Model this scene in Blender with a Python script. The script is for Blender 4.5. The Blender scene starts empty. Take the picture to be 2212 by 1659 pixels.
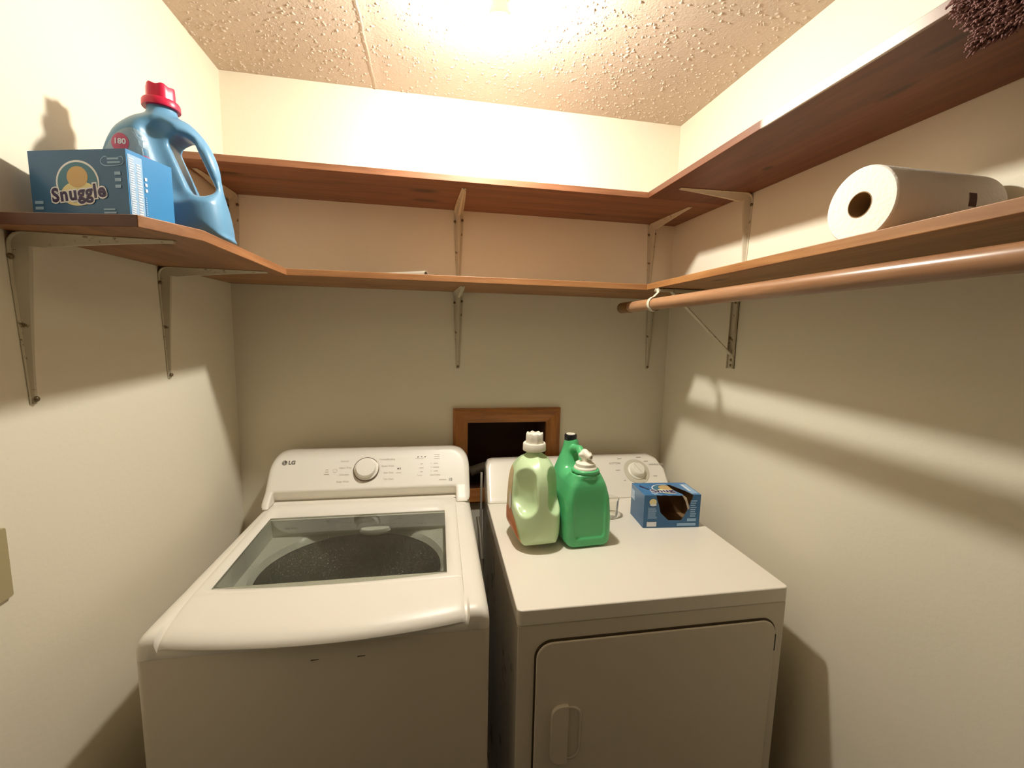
import bpy, bmesh, math, random
import numpy as np
from mathutils import Matrix, Vector
from mathutils.bvhtree import BVHTree

random.seed(7); rng = np.random.default_rng(7)
scene = bpy.context.scene
COL = scene.collection

# ------------------------------------------------------------ camera
F_PX, YAW, PITCH, ROLL = 926.933, 0.1895, -0.1198, 0.0214
CAM = Vector((0.6768, -1.6657, 1.5299))
W, H = 1.6588, 2.3592                      # room width, ceiling height
fwd = Vector((math.sin(YAW)*math.cos(PITCH), math.cos(YAW)*math.cos(PITCH), math.sin(PITCH)))
right = Vector((math.cos(YAW), -math.sin(YAW), 0)); up = right.cross(fwd)
r2 = math.cos(ROLL)*right + math.sin(ROLL)*up; u2 = -math.sin(ROLL)*right + math.cos(ROLL)*up
cd = bpy.data.cameras.new('camera'); cam = bpy.data.objects.new('camera', cd); COL.objects.link(cam)
cd.sensor_fit = 'HORIZONTAL'; cd.sensor_width = 36; cd.lens = F_PX/2212*36; cd.clip_start = 0.02
cam.matrix_world = Matrix(((r2.x, u2.x, -fwd.x, CAM.x), (r2.y, u2.y, -fwd.y, CAM.y), (r2.z, u2.z, -fwd.z, CAM.z), (0, 0, 0, 1)))
scene.camera = cam
# ------------------------------------------------------------ exposure, world
vs = scene.view_settings
vs.view_transform = 'Standard'; vs.look = 'None'; vs.gamma = 1; vs.use_curve_mapping = False
vs.exposure = 0.0
BULB = (0.838, -0.572, 2.248)
BULB_POWER = 1290.0
BULB_COL = (1.0, 0.975, 0.88)
world = bpy.data.worlds.new('world'); scene.world = world; world.use_nodes = True
world.node_tree.nodes['Background'].inputs[0].default_value = (0.9, 0.8, 0.65, 1)
world.node_tree.nodes['Background'].inputs[1].default_value = 0.003

# ------------------------------------------------------------ materials
def srgb(r, g, b):
    f = lambda c: (c/255/12.92) if c/255 <= 0.04045 else ((c/255+0.055)/1.055)**2.4
    return (f(r), f(g), f(b), 1)
def mat(name, col, rough=0.5, metal=0, spec=0.5, bump=0, bscale=50, var=0, vscale=4, coat=0, trans=0, ior=1.45, sss=0):
    m = bpy.data.materials.new(name); m.use_nodes = True
    nt = m.node_tree; b = nt.nodes['Principled BSDF']
    b.inputs['Base Color'].default_value = col; b.inputs['Roughness'].default_value = rough
    b.inputs['Metallic'].default_value = metal; b.inputs['Specular IOR Level'].default_value = spec
    b.inputs['Coat Weight'].default_value = coat; b.inputs['Transmission Weight'].default_value = trans
    b.inputs['IOR'].default_value = ior
    tc = nt.nodes.new('ShaderNodeTexCoord')
    if var:
        n = nt.nodes.new('ShaderNodeTexNoise'); n.inputs['Scale'].default_value = vscale; n.inputs['Detail'].default_value = 5
        nt.links.new(tc.outputs['Object'], n.inputs['Vector'])
        mx = nt.nodes.new('ShaderNodeMix'); mx.data_type = 'RGBA'
        mx.inputs[6].default_value = tuple(c*(1-var) for c in col[:3])+(1,)
        mx.inputs[7].default_value = tuple(min(1, c*(1+var)) for c in col[:3])+(1,)
        nt.links.new(n.outputs['Fac'], mx.inputs[0]); nt.links.new(mx.outputs[2], b.inputs['Base Color'])
    if bump:
        n = nt.nodes.new('ShaderNodeTexNoise'); n.inputs['Scale'].default_value = bscale; n.inputs['Detail'].default_value = 4
        nt.links.new(tc.outputs['Object'], n.inputs['Vector'])
        bp = nt.nodes.new('ShaderNodeBump'); bp.inputs['Strength'].default_value = bump; bp.inputs['Distance'].default_value = 0.003
        nt.links.new(n.outputs['Fac'], bp.inputs['Height']); nt.links.new(bp.outputs['Normal'], b.inputs['Normal'])
    return m
def wood(name, axis, dark, light, knots=(), rough=0.45, worn=None, scale=1.0):
    """stained pine, grain along axis 0/1/2 of object space; knots = (x, y, long, cross) ellipses; worn = (y0, y1) whitish rubbed stretch"""
    m = bpy.data.materials.new(name); m.use_nodes = True
    nt = m.node_tree; L = nt.links; b = nt.nodes['Principled BSDF']; b.inputs['Roughness'].default_value = rough
    tc = nt.nodes.new('ShaderNodeTexCoord'); mp = nt.nodes.new('ShaderNodeMapping')
    sc = [14*scale]*3; sc[axis] = 1.1*scale; mp.inputs['Scale'].default_value = sc
    L.new(tc.outputs['Object'], mp.inputs['Vector'])
    n = nt.nodes.new('ShaderNodeTexNoise'); n.inputs['Scale'].default_value = 1.6; n.inputs['Detail'].default_value = 7; n.inputs['Roughness'].default_value = 0.62; n.inputs['Distortion'].default_value = 0.7
    L.new(mp.outputs[0], n.inputs['Vector'])
    n2 = nt.nodes.new('ShaderNodeTexNoise'); n2.inputs['Scale'].default_value = 9; n2.inputs['Detail'].default_value = 3
    L.new(mp.outputs[0], n2.inputs['Vector'])
    ad = nt.nodes.new('ShaderNodeMath'); ad.operation = 'MULTIPLY_ADD'; ad.inputs[1].default_value = 0.3
    L.new(n2.outputs['Fac'], ad.inputs[0]); L.new(n.outputs['Fac'], ad.inputs[2])
    cr = nt.nodes.new('ShaderNodeValToRGB'); cr.color_ramp.elements[0].position = 0.42; cr.color_ramp.elements[1].position = 0.85
    cr.color_ramp.elements[0].color = dark; cr.color_ramp.elements[1].color = light
    L.new(ad.outputs[0], cr.inputs[0]); out = cr.outputs[0]
    for (kx, ky, a, c) in knots:
        s = nt.nodes.new('ShaderNodeVectorMath'); s.operation = 'SUBTRACT'; s.inputs[1].default_value = (kx, ky, 0)
        L.new(tc.outputs['Object'], s.inputs[0])
        q = nt.nodes.new('ShaderNodeVectorMath'); q.operation = 'MULTIPLY'
        v = [1/c, 1/c, 0]; v[axis] = 1/a; q.inputs[1].default_value = v; L.new(s.outputs[0], q.inputs[0])
        le = nt.nodes.new('ShaderNodeVectorMath'); le.operation = 'LENGTH'; L.new(q.outputs[0], le.inputs[0])
        mr = nt.nodes.new('ShaderNodeMapRange'); mr.inputs[1].default_value = 0.45; mr.inputs[2].default_value = 1.1; mr.inputs[3].default_value = 0.75; mr.inputs[4].default_value = 0
        L.new(le.outputs['Value'], mr.inputs[0])
        mx = nt.nodes.new('ShaderNodeMix'); mx.data_type = 'RGBA'; mx.inputs[7].default_value = tuple(x*0.28 for x in dark[:3])+(1,)
        L.new(mr.outputs[0], mx.inputs[0]); L.new(out, mx.inputs[6]); out = mx.outputs[2]
    if worn:
        sp = nt.nodes.new('ShaderNodeSeparateXYZ'); L.new(tc.outputs['Object'], sp.inputs[0])
        m1 = nt.nodes.new('ShaderNodeMapRange'); m1.inputs[1].default_value = worn[0]; m1.inputs[2].default_value = worn[0]+0.1
        m2 = nt.nodes.new('ShaderNodeMapRange'); m2.inputs[1].default_value = worn[1]; m2.inputs[2].default_value = worn[1]-0.02
        m3 = nt.nodes.new('ShaderNodeMapRange'); m3.inputs[1].default_value = worn[2]+0.004; m3.inputs[2].default_value = worn[2]+0.001
        L.new(sp.outputs['Y'], m1.inputs[0]); L.new(sp.outputs['Y'], m2.inputs[0]); L.new(sp.outputs['X'], m3.inputs[0])
        a1 = nt.nodes.new('ShaderNodeMath'); a1.operation = 'MULTIPLY'; L.new(m1.outputs[0], a1.inputs[0]); L.new(m2.outputs[0], a1.inputs[1])
        a2 = nt.nodes.new('ShaderNodeMath'); a2.operation = 'MULTIPLY'; L.new(a1.outputs[0], a2.inputs[0]); L.new(m3.outputs[0], a2.inputs[1])
        a3 = nt.nodes.new('ShaderNodeMath'); a3.operation = 'MULTIPLY'; a3.inputs[1].default_value = 0.9; L.new(a2.outputs[0], a3.inputs[0])
        mx = nt.nodes.new('ShaderNodeMix'); mx.data_type = 'RGBA'; mx.inputs[7].default_value = srgb(232, 222, 208)
        L.new(a3.outputs[0], mx.inputs[0]); L.new(out, mx.inputs[6]); out = mx.outputs[2]
    L.new(out, b.inputs['Base Color'])
    bp = nt.nodes.new('ShaderNodeBump'); bp.inputs['Strength'].default_value = 0.15; bp.inputs['Distance'].default_value = 0.002
    L.new(n.outputs['Fac'], bp.inputs['Height']); L.new(bp.outputs['Normal'], b.inputs['Normal'])
    return m
def speckle(name, col, spot, rough=0.5, scale=60, th=0.62):
    m = mat(name, col, rough); nt = m.node_tree; L = nt.links; b = nt.nodes['Principled BSDF']
    tc = nt.nodes.new('ShaderNodeTexCoord'); n = nt.nodes.new('ShaderNodeTexNoise'); n.inputs['Scale'].default_value = scale; n.inputs['Detail'].default_value = 6; n.inputs['Roughness'].default_value = 0.7
    L.new(tc.outputs['Object'], n.inputs['Vector'])
    mr = nt.nodes.new('ShaderNodeMapRange'); mr.inputs[1].default_value = th; mr.inputs[2].default_value = th+0.06; L.new(n.outputs['Fac'], mr.inputs[0])
    mx = nt.nodes.new('ShaderNodeMix'); mx.data_type = 'RGBA'; mx.inputs[6].default_value = col; mx.inputs[7].default_value = spot
    L.new(mr.outputs[0], mx.inputs[0]); L.new(mx.outputs[2], b.inputs['Base Color'])
    return m

M_WALL = mat('wall_paint', srgb(236, 227, 206), 0.62, bump=0.12, bscale=90, var=0.03, vscale=1.5, spec=0.25)
M_CEIL = mat('ceiling_texture', srgb(204, 187, 168), 0.85, bump=0.5, bscale=160, var=0.04, vscale=5, spec=0.2)
M_FLOOR = mat('floor_vinyl', srgb(96, 76, 56), 0.5, var=0.15, vscale=6)
DK, LT = srgb(98, 58, 35), srgb(146, 96, 64)
M_BRK = speckle('bracket_paint', srgb(206, 196, 172), srgb(120, 104, 78), 0.42, 55, 0.60)
M_SCREW = mat('screw_metal', srgb(120, 105, 80), 0.4, metal=0.6)
M_ENAMEL = mat('white_enamel', srgb(238, 230, 216), 0.22, spec=0.5, var=0.015, vscale=3)
M_PLASTIC = mat('white_plastic', srgb(240, 234, 222), 0.36, spec=0.5)
M_CABINET = mat('cabinet_steel', srgb(226, 216, 198), 0.35, var=0.03, vscale=3)
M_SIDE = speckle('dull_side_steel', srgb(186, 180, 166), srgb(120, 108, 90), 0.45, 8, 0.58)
M_GREYTXT = mat('grey_print', srgb(165, 158, 145), 0.5)
M_FAINT = mat('faint_print', srgb(200, 191, 174), 0.5)
M_DARKTXT = mat('dark_print', srgb(70, 66, 62), 0.5)
M_SEAM = mat('dark_seam', srgb(84, 70, 50), 0.7)
M_DRUM = speckle('drum_steel', srgb(104, 106, 92), srgb(132, 132, 116), 0.45, 120, 0.6)
M_TUBRING = mat('tub_ring_plastic', srgb(236, 234, 224), 0.35)
M_BLACK = mat('black_plastic', srgb(24, 24, 30), 0.3)
M_WHITECAP = mat('white_cap', srgb(236, 230, 214), 0.4)
M_CHROME = mat('dull_chrome', srgb(190, 186, 178), 0.25, metal=1)
M_DUCT = mat('grey_duct', srgb(150, 146, 134), 0.5, bump=0.4, bscale=60)
M_CARD = mat('brown_cardboard', srgb(146, 116, 80), 0.8, var=0.06, vscale=30)
M_PAPER = mat('paper_towel_white', srgb(240, 234, 224), 0.9, bump=0.5, bscale=120)
M_PINK = mat('pink_cap', srgb(206, 30, 72), 0.35)
M_BLUEJUG = mat('blue_plastic', srgb(98, 146, 180), 0.34, spec=0.4, var=0.03, vscale=6)
M_PALE = mat('pale_green_pearl', srgb(202, 226, 178), 0.3, spec=0.5, coat=0.15)
M_GREEN = mat('green_plastic', srgb(90, 186, 122), 0.25, spec=0.5)

# ------------------------------------------------------------ object helpers
def tag(o, label=None, cat=None, group=None, kind=None):
    if label: o['label'] = label
    if cat: o['category'] = cat
    if group: o['group'] = group
    if kind: o['kind'] = kind
    return o
def thing(name, label, cat, loc=(0, 0, 0), rz=0, group=None):
    o = bpy.data.objects.new(name, None); COL.objects.link(o); o.empty_display_size = 0.05
    o.location = loc; o.rotation_euler = (0, 0, rz); return tag(o, label, cat, group)
def mesh(name, verts, faces, m, parent=None, smooth=False, mi=None, loc=None):
    me = bpy.data.meshes.new(name); me.from_pydata([tuple(v) for v in verts], [], [tuple(f) for f in faces])
    for x in (m if isinstance(m, (list, tuple)) else [m]): me.materials.append(x)
    if mi is not None: me.polygons.foreach_set('material_index', list(mi))
    if smooth: me.polygons.foreach_set('use_smooth', [True]*len(me.polygons))
    me.update(); o = bpy.data.objects.new(name, me); COL.objects.link(o)
    if parent: o.parent = parent
    if loc: o.location = loc
    return o
class MB:
    def __init__(s): s.v = []; s.f = []; s.mi = []; s.k = 0
    def add(s, v, f, k=None):
        n = len(s.v); s.v += [tuple(p) for p in v]; s.f += [tuple(i+n for i in q) for q in f]; s.mi += [s.k if k is None else k]*len(f); return s
    def box(s, a, b, M=None):
        x0, y0, z0 = a; x1, y1, z1 = b
        v = [(x0, y0, z0), (x1, y0, z0), (x1, y1, z0), (x0, y1, z0), (x0, y0, z1), (x1, y0, z1), (x1, y1, z1), (x0, y1, z1)]
        if M: v = [M @ Vector(p) for p in v]
        return s.add(v, [(0, 3, 2, 1), (4, 5, 6, 7), (0, 1, 5, 4), (1, 2, 6, 5), (2, 3, 7, 6), (3, 0, 4, 7)])
    def lathe(s, prof, n=48, M=None, caps=True):
        v = []; f = []
        for r, z in prof:
            for i in range(n):
                a = 2*math.pi*i/n; v.append((r*math.cos(a), r*math.sin(a), z))
        for j in range(len(prof)-1):
            for i in range(n):
                k = (i+1) % n; f.append((j*n+i, j*n+k, (j+1)*n+k, (j+1)*n+i))
        if caps: f.append(tuple(reversed(range(n)))); f.append(tuple(range((len(prof)-1)*n, len(prof)*n)))
        if M: v = [M @ Vector(p) for p in v]
        return s.add(v, f)
    def tube(s, pts, r, n=16, caps=True):
        pts = [Vector(p) for p in pts]; v = []; f = []; up_ = Vector((0, 0, 1))
        for j, p in enumerate(pts):
            t = (pts[min(j+1, len(pts)-1)]-pts[max(j-1, 0)]).normalized()
            a = t.cross(up_) if abs(t.z) < 0.95 else t.cross(Vector((1, 0, 0)))
            a.normalize(); b = t.cross(a); rr = r[j] if isinstance(r, (list, tuple)) else r
            for i in range(n):
                g = 2*math.pi*i/n; v.append(p+rr*(math.cos(g)*a+math.sin(g)*b))
        for j in range(len(pts)-1):
            for i in range(n):
                k = (i+1) % n; f.append((j*n+i, (j+1)*n+i, (j+1)*n+k, j*n+k))
        if caps: f.append(tuple(range(n))); f.append(tuple(reversed(range((len(pts)-1)*n, len(pts)*n))))
        return s.add(v, f)
    def prism(s, poly, z0, z1, M=None):
        if sum(a[0]*b[1]-b[0]*a[1] for a, b in zip(poly, list(poly[1:])+[poly[0]])) < 0: poly = list(poly)[::-1]
        n = len(poly); v = [(x, y, z0) for x, y in poly]+[(x, y, z1) for x, y in poly]
        if M: v = [M @ Vector(p) for p in v]
        f = [tuple(reversed(range(n))), tuple(range(n, 2*n))]+[(i, (i+1) % n, n+(i+1) % n, n+i) for i in range(n)]
        return s.add(v, f)
    def build(s, name, m, parent=None, smooth=False, bevel=0, seg=3, angle=40):
        o = mesh(name, s.v, s.f, m, parent, smooth, s.mi if isinstance(m, (list, tuple)) else None)
        if bevel:
            b = o.modifiers.new('bevel', 'BEVEL'); b.width = bevel; b.segments = seg; b.limit_method = 'ANGLE'; b.angle_limit = math.radians(30); b.harden_normals = True
        if bevel or smooth: autosmooth(o, angle)
        return o
def autosmooth(o, deg=40):
    me = o.data; me.polygons.foreach_set('use_smooth', [True]*len(me.polygons))
    bm = bmesh.new(); bm.from_mesh(me); c = math.radians(deg)
    for e in bm.edges:
        if len(e.link_faces) == 2 and e.calc_face_angle(0) > c: e.smooth = False
    bm.to_mesh(me); bm.free()
def rrect(x0, y0, x1, y1, r, n=6):
    rs = r if isinstance(r, (list, tuple)) else [r]*4; p = []
    for (cx, cy, a0), q in zip(((x1, y1, 0), (x0, y1, 90), (x0, y0, 180), (x1, y0, 270)), rs):
        sx = -1 if cx == x1 else 1; sy = -1 if cy == y1 else 1
        for i in range(n+1):
            a = math.radians(a0+90*i/n); p.append((cx+sx*q+q*math.cos(a), cy+sy*q+q*math.sin(a)))
    return p
def text_obj(name, s, size, m, parent=None, M=None, offset=0.0, extrude=0.0004, align='CENTER', shear=0.0, spacing=1.0):
    c = bpy.data.curves.new(name, 'FONT'); c.body = s; c.size = size; c.extrude = extrude; c.offset = offset; c.align_x = align; c.align_y = 'CENTER'; c.shear = shear; c.space_character = spacing; c.resolution_u = 3
    t = bpy.data.objects.new(name, c); me = bpy.data.meshes.new_from_object(t); bpy.data.objects.remove(t); bpy.data.curves.remove(c)
    me.materials.clear(); me.materials.append(m)
    if M: me.transform(M)
    me.name = name; o = bpy.data.objects.new(name, me); COL.objects.link(o)
    if parent: o.parent = parent
    return o
def text_mesh(s, size, offset=0.0, shear=0.0, align='CENTER', spacing=1.0):
    c = bpy.data.curves.new('t', 'FONT'); c.body = s; c.size = size; c.offset = offset; c.align_x = align; c.align_y = 'CENTER'; c.shear = shear; c.space_character = spacing; c.resolution_u = 3
    t = bpy.data.objects.new('t', c); me = bpy.data.meshes.new_from_object(t)
    v = [tuple(x.co) for x in me.vertices]; f = [tuple(p.vertices) for p in me.polygons]
    bpy.data.objects.remove(t); bpy.data.curves.remove(c); bpy.data.meshes.remove(me); return v, f

# ------------------------------------------------------------ implicit surfaces
def surface_nets(fn, lo, hi, h):
    ax = [np.arange(lo[i], hi[i]+h, h) for i in range(3)]
    X, Y, Z = np.meshgrid(*ax, indexing='ij'); F = fn(X, Y, Z); nx, ny, nz = F.shape
    cnt = np.zeros((nx-1, ny-1, nz-1)); acc = np.zeros((nx-1, ny-1, nz-1, 3))
    cs = [(i, j, k) for i in (0, 1) for j in (0, 1) for k in (0, 1)]
    sub = lambda c: F[c[0]:nx-1+c[0], c[1]:ny-1+c[1], c[2]:nz-1+c[2]]
    for a in range(8):
        for b in range(a+1, 8):
            d = [abs(cs[a][t]-cs[b][t]) for t in range(3)]
            if sum(d) != 1: continue
            fa, fb = sub(cs[a]), sub(cs[b]); m = (fa < 0) != (fb < 0)
            den = np.where(m, fa-fb, 1); t = np.where(m, fa/den, 0)
            for q in range(3): acc[..., q] += np.where(m, cs[a][q]+t*(cs[b][q]-cs[a][q]), 0)
            cnt += m
    act = cnt > 0; idx = -np.ones(act.shape, int); idx[act] = np.arange(act.sum())
    ii = np.argwhere(act); v = (ii+acc[act]/cnt[act][:, None])*h+np.array(lo)
    faces = []; S = F < 0
    for axd in range(3):
        o1, o2 = [q for q in range(3) if q != axd]
        A = np.take(S, range(0, S.shape[axd]-1), axd); B = np.take(S, range(1, S.shape[axd]), axd)
        for p in np.argwhere(A != B):
            if p[o1] == 0 or p[o2] == 0 or p[o1] >= F.shape[o1]-1 or p[o2] >= F.shape[o2]-1: continue
            q = []
            for (a, b) in ((0, 0), (1, 0), (1, 1), (0, 1)):
                c = p.copy(); c[o1] -= a; c[o2] -= b; q.append(idx[tuple(c)])
            flip = A[tuple(p)]
            if axd == 1: flip = not flip
            faces.append(q if flip else q[::-1])
    return v, faces
def poly_sdf(X, Y, P):
    d = np.full(X.shape, 1e9); s = np.ones(X.shape); n = len(P)
    for i in range(n):
        ax, ay = P[i]; bx, by = P[i-1]; ex, ey = bx-ax, by-ay; wx, wy = X-ax, Y-ay
        t = np.clip((wx*ex+wy*ey)/(ex*ex+ey*ey+1e-12), 0, 1); d = np.minimum(d, (wx-ex*t)**2+(wy-ey*t)**2)
        c1 = Y >= ay; c2 = Y < by; c3 = ex*wy > ey*wx
        s = np.where((c1 & c2 & c3) | (~c1 & ~c2 & ~c3), -s, s)
    return s*np.sqrt(d)
def smax(a, b, k): h = np.clip(0.5-0.5*(b-a)/k*(-1), 0, 1); return np.maximum(a, b)+k*0.25*np.maximum(0, 1-np.abs(a-b)/k)**2
def smin(a, b, k): return -smax(-a, -b, k)
def catmull(P, n=6):
    out = []; N = len(P)
    for i in range(N):
        p0, p1, p2, p3 = [np.array(P[(i+j-1) % N], float) for j in range(4)]
        for t in np.linspace(0, 1, n, endpoint=False):
            out.append(tuple(0.5*((2*p1)+(-p0+p2)*t+(2*p0-5*p1+4*p2-p3)*t*t+(-p0+3*p1-3*p2+p3)*t**3)))
    return out
def capsule(X, Y, Z, a, b, r):
    a = np.array(a); b = np.array(b); e = b-a; t = np.clip(((X-a[0])*e[0]+(Y-a[1])*e[1]+(Z-a[2])*e[2])/(e@e), 0, 1)
    return np.sqrt((X-a[0]-t*e[0])**2+(Y-a[1]-t*e[1])**2+(Z-a[2]-t*e[2])**2)-r
def sdf_obj(name, fn, lo, hi, h, m, parent=None):
    v, f = surface_nets(fn, lo, hi, h); o = mesh(name, v, f, m, parent, True)
    bm = bmesh.new(); bm.from_mesh(o.data); bmesh.ops.recalc_face_normals(bm, faces=bm.faces); bm.to_mesh(o.data); bm.free()
    return o
def decal(name, verts2, faces, target, origin, ux, uy, nrm, m, parent, off=0.0006):
    """lay a flat printed shape onto the curved surface of target (local space)"""
    bvh = BVHTree.FromPolygons([v.co for v in target.data.vertices], [p.vertices for p in target.data.polygons])
    bm = bmesh.new(); vs = [bm.verts.new((x, y, 0)) for x, y in [(q[0], q[1]) for q in verts2]]
    for f in faces:
        try: bm.faces.new([vs[i] for i in f])
        except ValueError: pass
    bmesh.ops.triangulate(bm, faces=bm.faces)
    for it in range(4):
        es = [e for e in bm.edges if e.calc_length() > 0.008]
        if not es: break
        bmesh.ops.subdivide_edges(bm, edges=es, cuts=1); bmesh.ops.triangulate(bm, faces=[f for f in bm.faces if len(f.verts) > 3])
    O, U, V, N = Vector(origin), Vector(ux), Vector(uy), Vector(nrm)
    for v in bm.verts:
        p = O+U*v.co.x+V*v.co.y; hit = bvh.ray_cast(p+N*0.2, -N)
        v.co = (hit[0]+N*off) if hit[0] is not None else p
    me = bpy.data.meshes.new(name); bm.to_mesh(me); bm.free(); me.materials.append(m)
    o = bpy.data.objects.new(name, me); COL.objects.link(o); o.parent = parent; return o
def disc2(cx, cy, rx, ry, n=28): return [(cx+rx*math.cos(2*math.pi*i/n), cy+ry*math.sin(2*math.pi*i/n)) for i in range(n)], [tuple(range(n))]

# ------------------------------------------------------------ the room
YB = -1.74                                 # wall behind the camera
def struct(name, mb, m, **k): return tag(mb.build(name, m, **k), kind='structure')
struct('wall_left', MB().box((-0.1, YB, 0), (0, 0.1, H)), M_WALL)
struct('wall_right', MB().box((W, YB, 0), (W+0.1, 0.1, H)), M_WALL)
wf = MB(); wf.box((-0.1, YB-0.1, 0), (0.06, YB, H)); wf.box((1.60, YB-0.1, 0), (W+0.1, YB, H)); wf.box((0.06, YB-0.1, 2.08), (1.60, YB, H))
struct('wall_front', wf, M_WALL)                                  # doorway the picture is taken from
struct('floor', MB().box((-0.1, YB-0.1, -0.05), (W+0.1, 0.3, 0)), M_FLOOR)
RX0, RX1, RZ0, RZ1 = 0.818, 1.141, 0.90, 1.172      # opening for the pipes in the back wall
wb = MB()
wb.box((0, 0, 0), (RX0, 0.1, H)); wb.box((RX1, 0, 0), (W, 0.1, H)); wb.box((RX0, 0, RZ1), (RX1, 0.1, H)); wb.box((RX0, 0, 0), (RX1, 0.1, RZ0))
struct('wall_back', wb, M_WALL)
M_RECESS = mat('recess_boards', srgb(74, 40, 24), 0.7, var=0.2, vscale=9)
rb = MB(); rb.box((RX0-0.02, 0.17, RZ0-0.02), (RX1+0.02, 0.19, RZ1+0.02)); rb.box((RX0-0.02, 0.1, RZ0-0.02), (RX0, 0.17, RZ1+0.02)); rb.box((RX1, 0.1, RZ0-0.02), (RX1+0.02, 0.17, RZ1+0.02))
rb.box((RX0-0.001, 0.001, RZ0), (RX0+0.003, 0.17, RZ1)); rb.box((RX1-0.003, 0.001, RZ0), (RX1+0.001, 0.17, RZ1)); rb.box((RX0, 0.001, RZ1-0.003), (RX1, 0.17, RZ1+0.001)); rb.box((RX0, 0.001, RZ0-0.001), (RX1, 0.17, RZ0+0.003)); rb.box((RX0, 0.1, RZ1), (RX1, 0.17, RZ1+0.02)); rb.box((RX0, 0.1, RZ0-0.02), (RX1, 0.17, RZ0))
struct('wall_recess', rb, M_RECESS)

# ceiling with real popcorn texture and a raised drywall seam
def build_ceiling():
    m = MB(); m.box((-0.1, YB-0.1, H), (W+0.1, 0.2, H+0.05)); V = list(m.v); Fc = list(m.f)
    dens = lambda x, y: 0.35+0.65*(0.5+0.5*math.sin(x*7.3+1.3*math.sin(y*5.1)+0.8)*math.cos(y*6.1+x*2.2))
    def blob(x, y, r, hgt):
        n = 7; b = len(V); a0 = random.random()*6; st = random.uniform(0.7, 1.5); th = random.random()*3.14
        for (rr, zz) in ((1.0, 0.0), (0.8, 0.55), (0.42, 0.93)):
            for i in range(n):
                a = a0+2*math.pi*i/n; q = rr*r*random.uniform(0.82, 1.18)
                dx, dy = q*math.cos(a)*st, q*math.sin(a)/st
                V.append((x+dx*math.cos(th)-dy*math.sin(th), y+dx*math.sin(th)+dy*math.cos(th), H+0.0004-hgt*zz))
        V.append((x, y, H-hgt))
        for k in range(2):
            for i in range(n):
                j = (i+1) % n; Fc.append((b+k*n+i, b+(k+1)*n+i, b+(k+1)*n+j, b+k*n+j))
        for i in range(n): Fc.append((b+2*n+i, b+3*n, b+2*n+(i+1) % n))
    N = 0
    while N < 9000:
        x = random.uniform(0.01, W-0.01); y = random.uniform(-1.25, -0.008)
        if random.random() > dens(x, y): continue
        r = random.choice((0.0014, 0.002, 0.0024, 0.003, 0.0038, 0.0046)); blob(x, y, r, r*random.uniform(0.5, 0.9)); N += 1
        if random.random() < 0.35:
            blob(x+random.uniform(-1, 1)*r*1.6, y+random.uniform(-1, 1)*r*1.6, r*0.8, r*0.6); N += 1
    # seam ridge
    b = len(V); n = 60
    for i in range(n+1):
        y = -1.25+1.245*i/n; x = 0.492+0.0012*math.sin(i*0.9)+0.0008*math.sin(i*2.7)
        for dx, dz in ((-0.010, 0.0002), (-0.004, -0.002), (0.001, -0.003), (0.005, -0.0015), (0.03, 0.0002)): V.append((x+dx, y, H+dz))
    for i in range(n):
        for j in range(4): Fc.append((b+i*5+j, b+i*5+j+1, b+(i+1)*5+j+1, b+(i+1)*5+j))
    o = mesh('ceiling', V, Fc, M_CEIL, smooth=False); return tag(o, kind='structure')
build_ceiling()

# ------------------------------------------------------------ lamp on the ceiling
def build_lamp():
    t = thing('ceiling_lamp', 'bare glowing light bulb in a white lampholder on the textured ceiling', 'lamp', (BULB[0], BULB[1], H))
    MB().lathe([(0.0, 0), (0.058, 0), (0.058, -0.008), (0.05, -0.018), (0.034, -0.03), (0.028, -0.05), (0.024, -0.055), (0.0, -0.055)], 40, caps=False).build('lampholder', M_PLASTIC, t, smooth=True)
    g = bpy.data.materials.new('glowing_glass'); g.use_nodes = True; nt = g.node_tree; nt.nodes.remove(nt.nodes['Principled BSDF'])
    e = nt.nodes.new('ShaderNodeEmission'); e.inputs[0].default_value = BULB_COL+(1,); e.inputs[1].default_value = BULB_POWER
    nt.links.new(e.outputs[0], nt.nodes['Material Output'].inputs[0])
    zc = BULB[2]-H
    prof = [(0.001, zc-0.031)]+[(0.031*math.sin(a), zc-0.031*math.cos(a)) for a in np.linspace(0.25, 2.3, 10)]+[(0.016, zc+0.045), (0.014, -0.052)]
    b = MB(); b.k = 0; b.lathe([(0.001, zc-0.031)]+[(0.031*math.sin(a), zc-0.031*math.cos(a)) for a in np.linspace(0.22, 1.84, 10)], 28, caps=False)
    o = b.build('bulb', g, t, smooth=True); o['label'] = 'glowing dome of the bulb'
    MB().lathe([(0.0297, zc+0.0085), (0.0275, zc+0.017), (0.022, zc+0.034), (0.017, zc+0.050), (0.015, -0.053)], 32).build('light_cut_collar', M_PLASTIC, o, smooth=True)  # opaque collar added to hold bulb light off the ceiling and upper walls
build_lamp()

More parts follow.
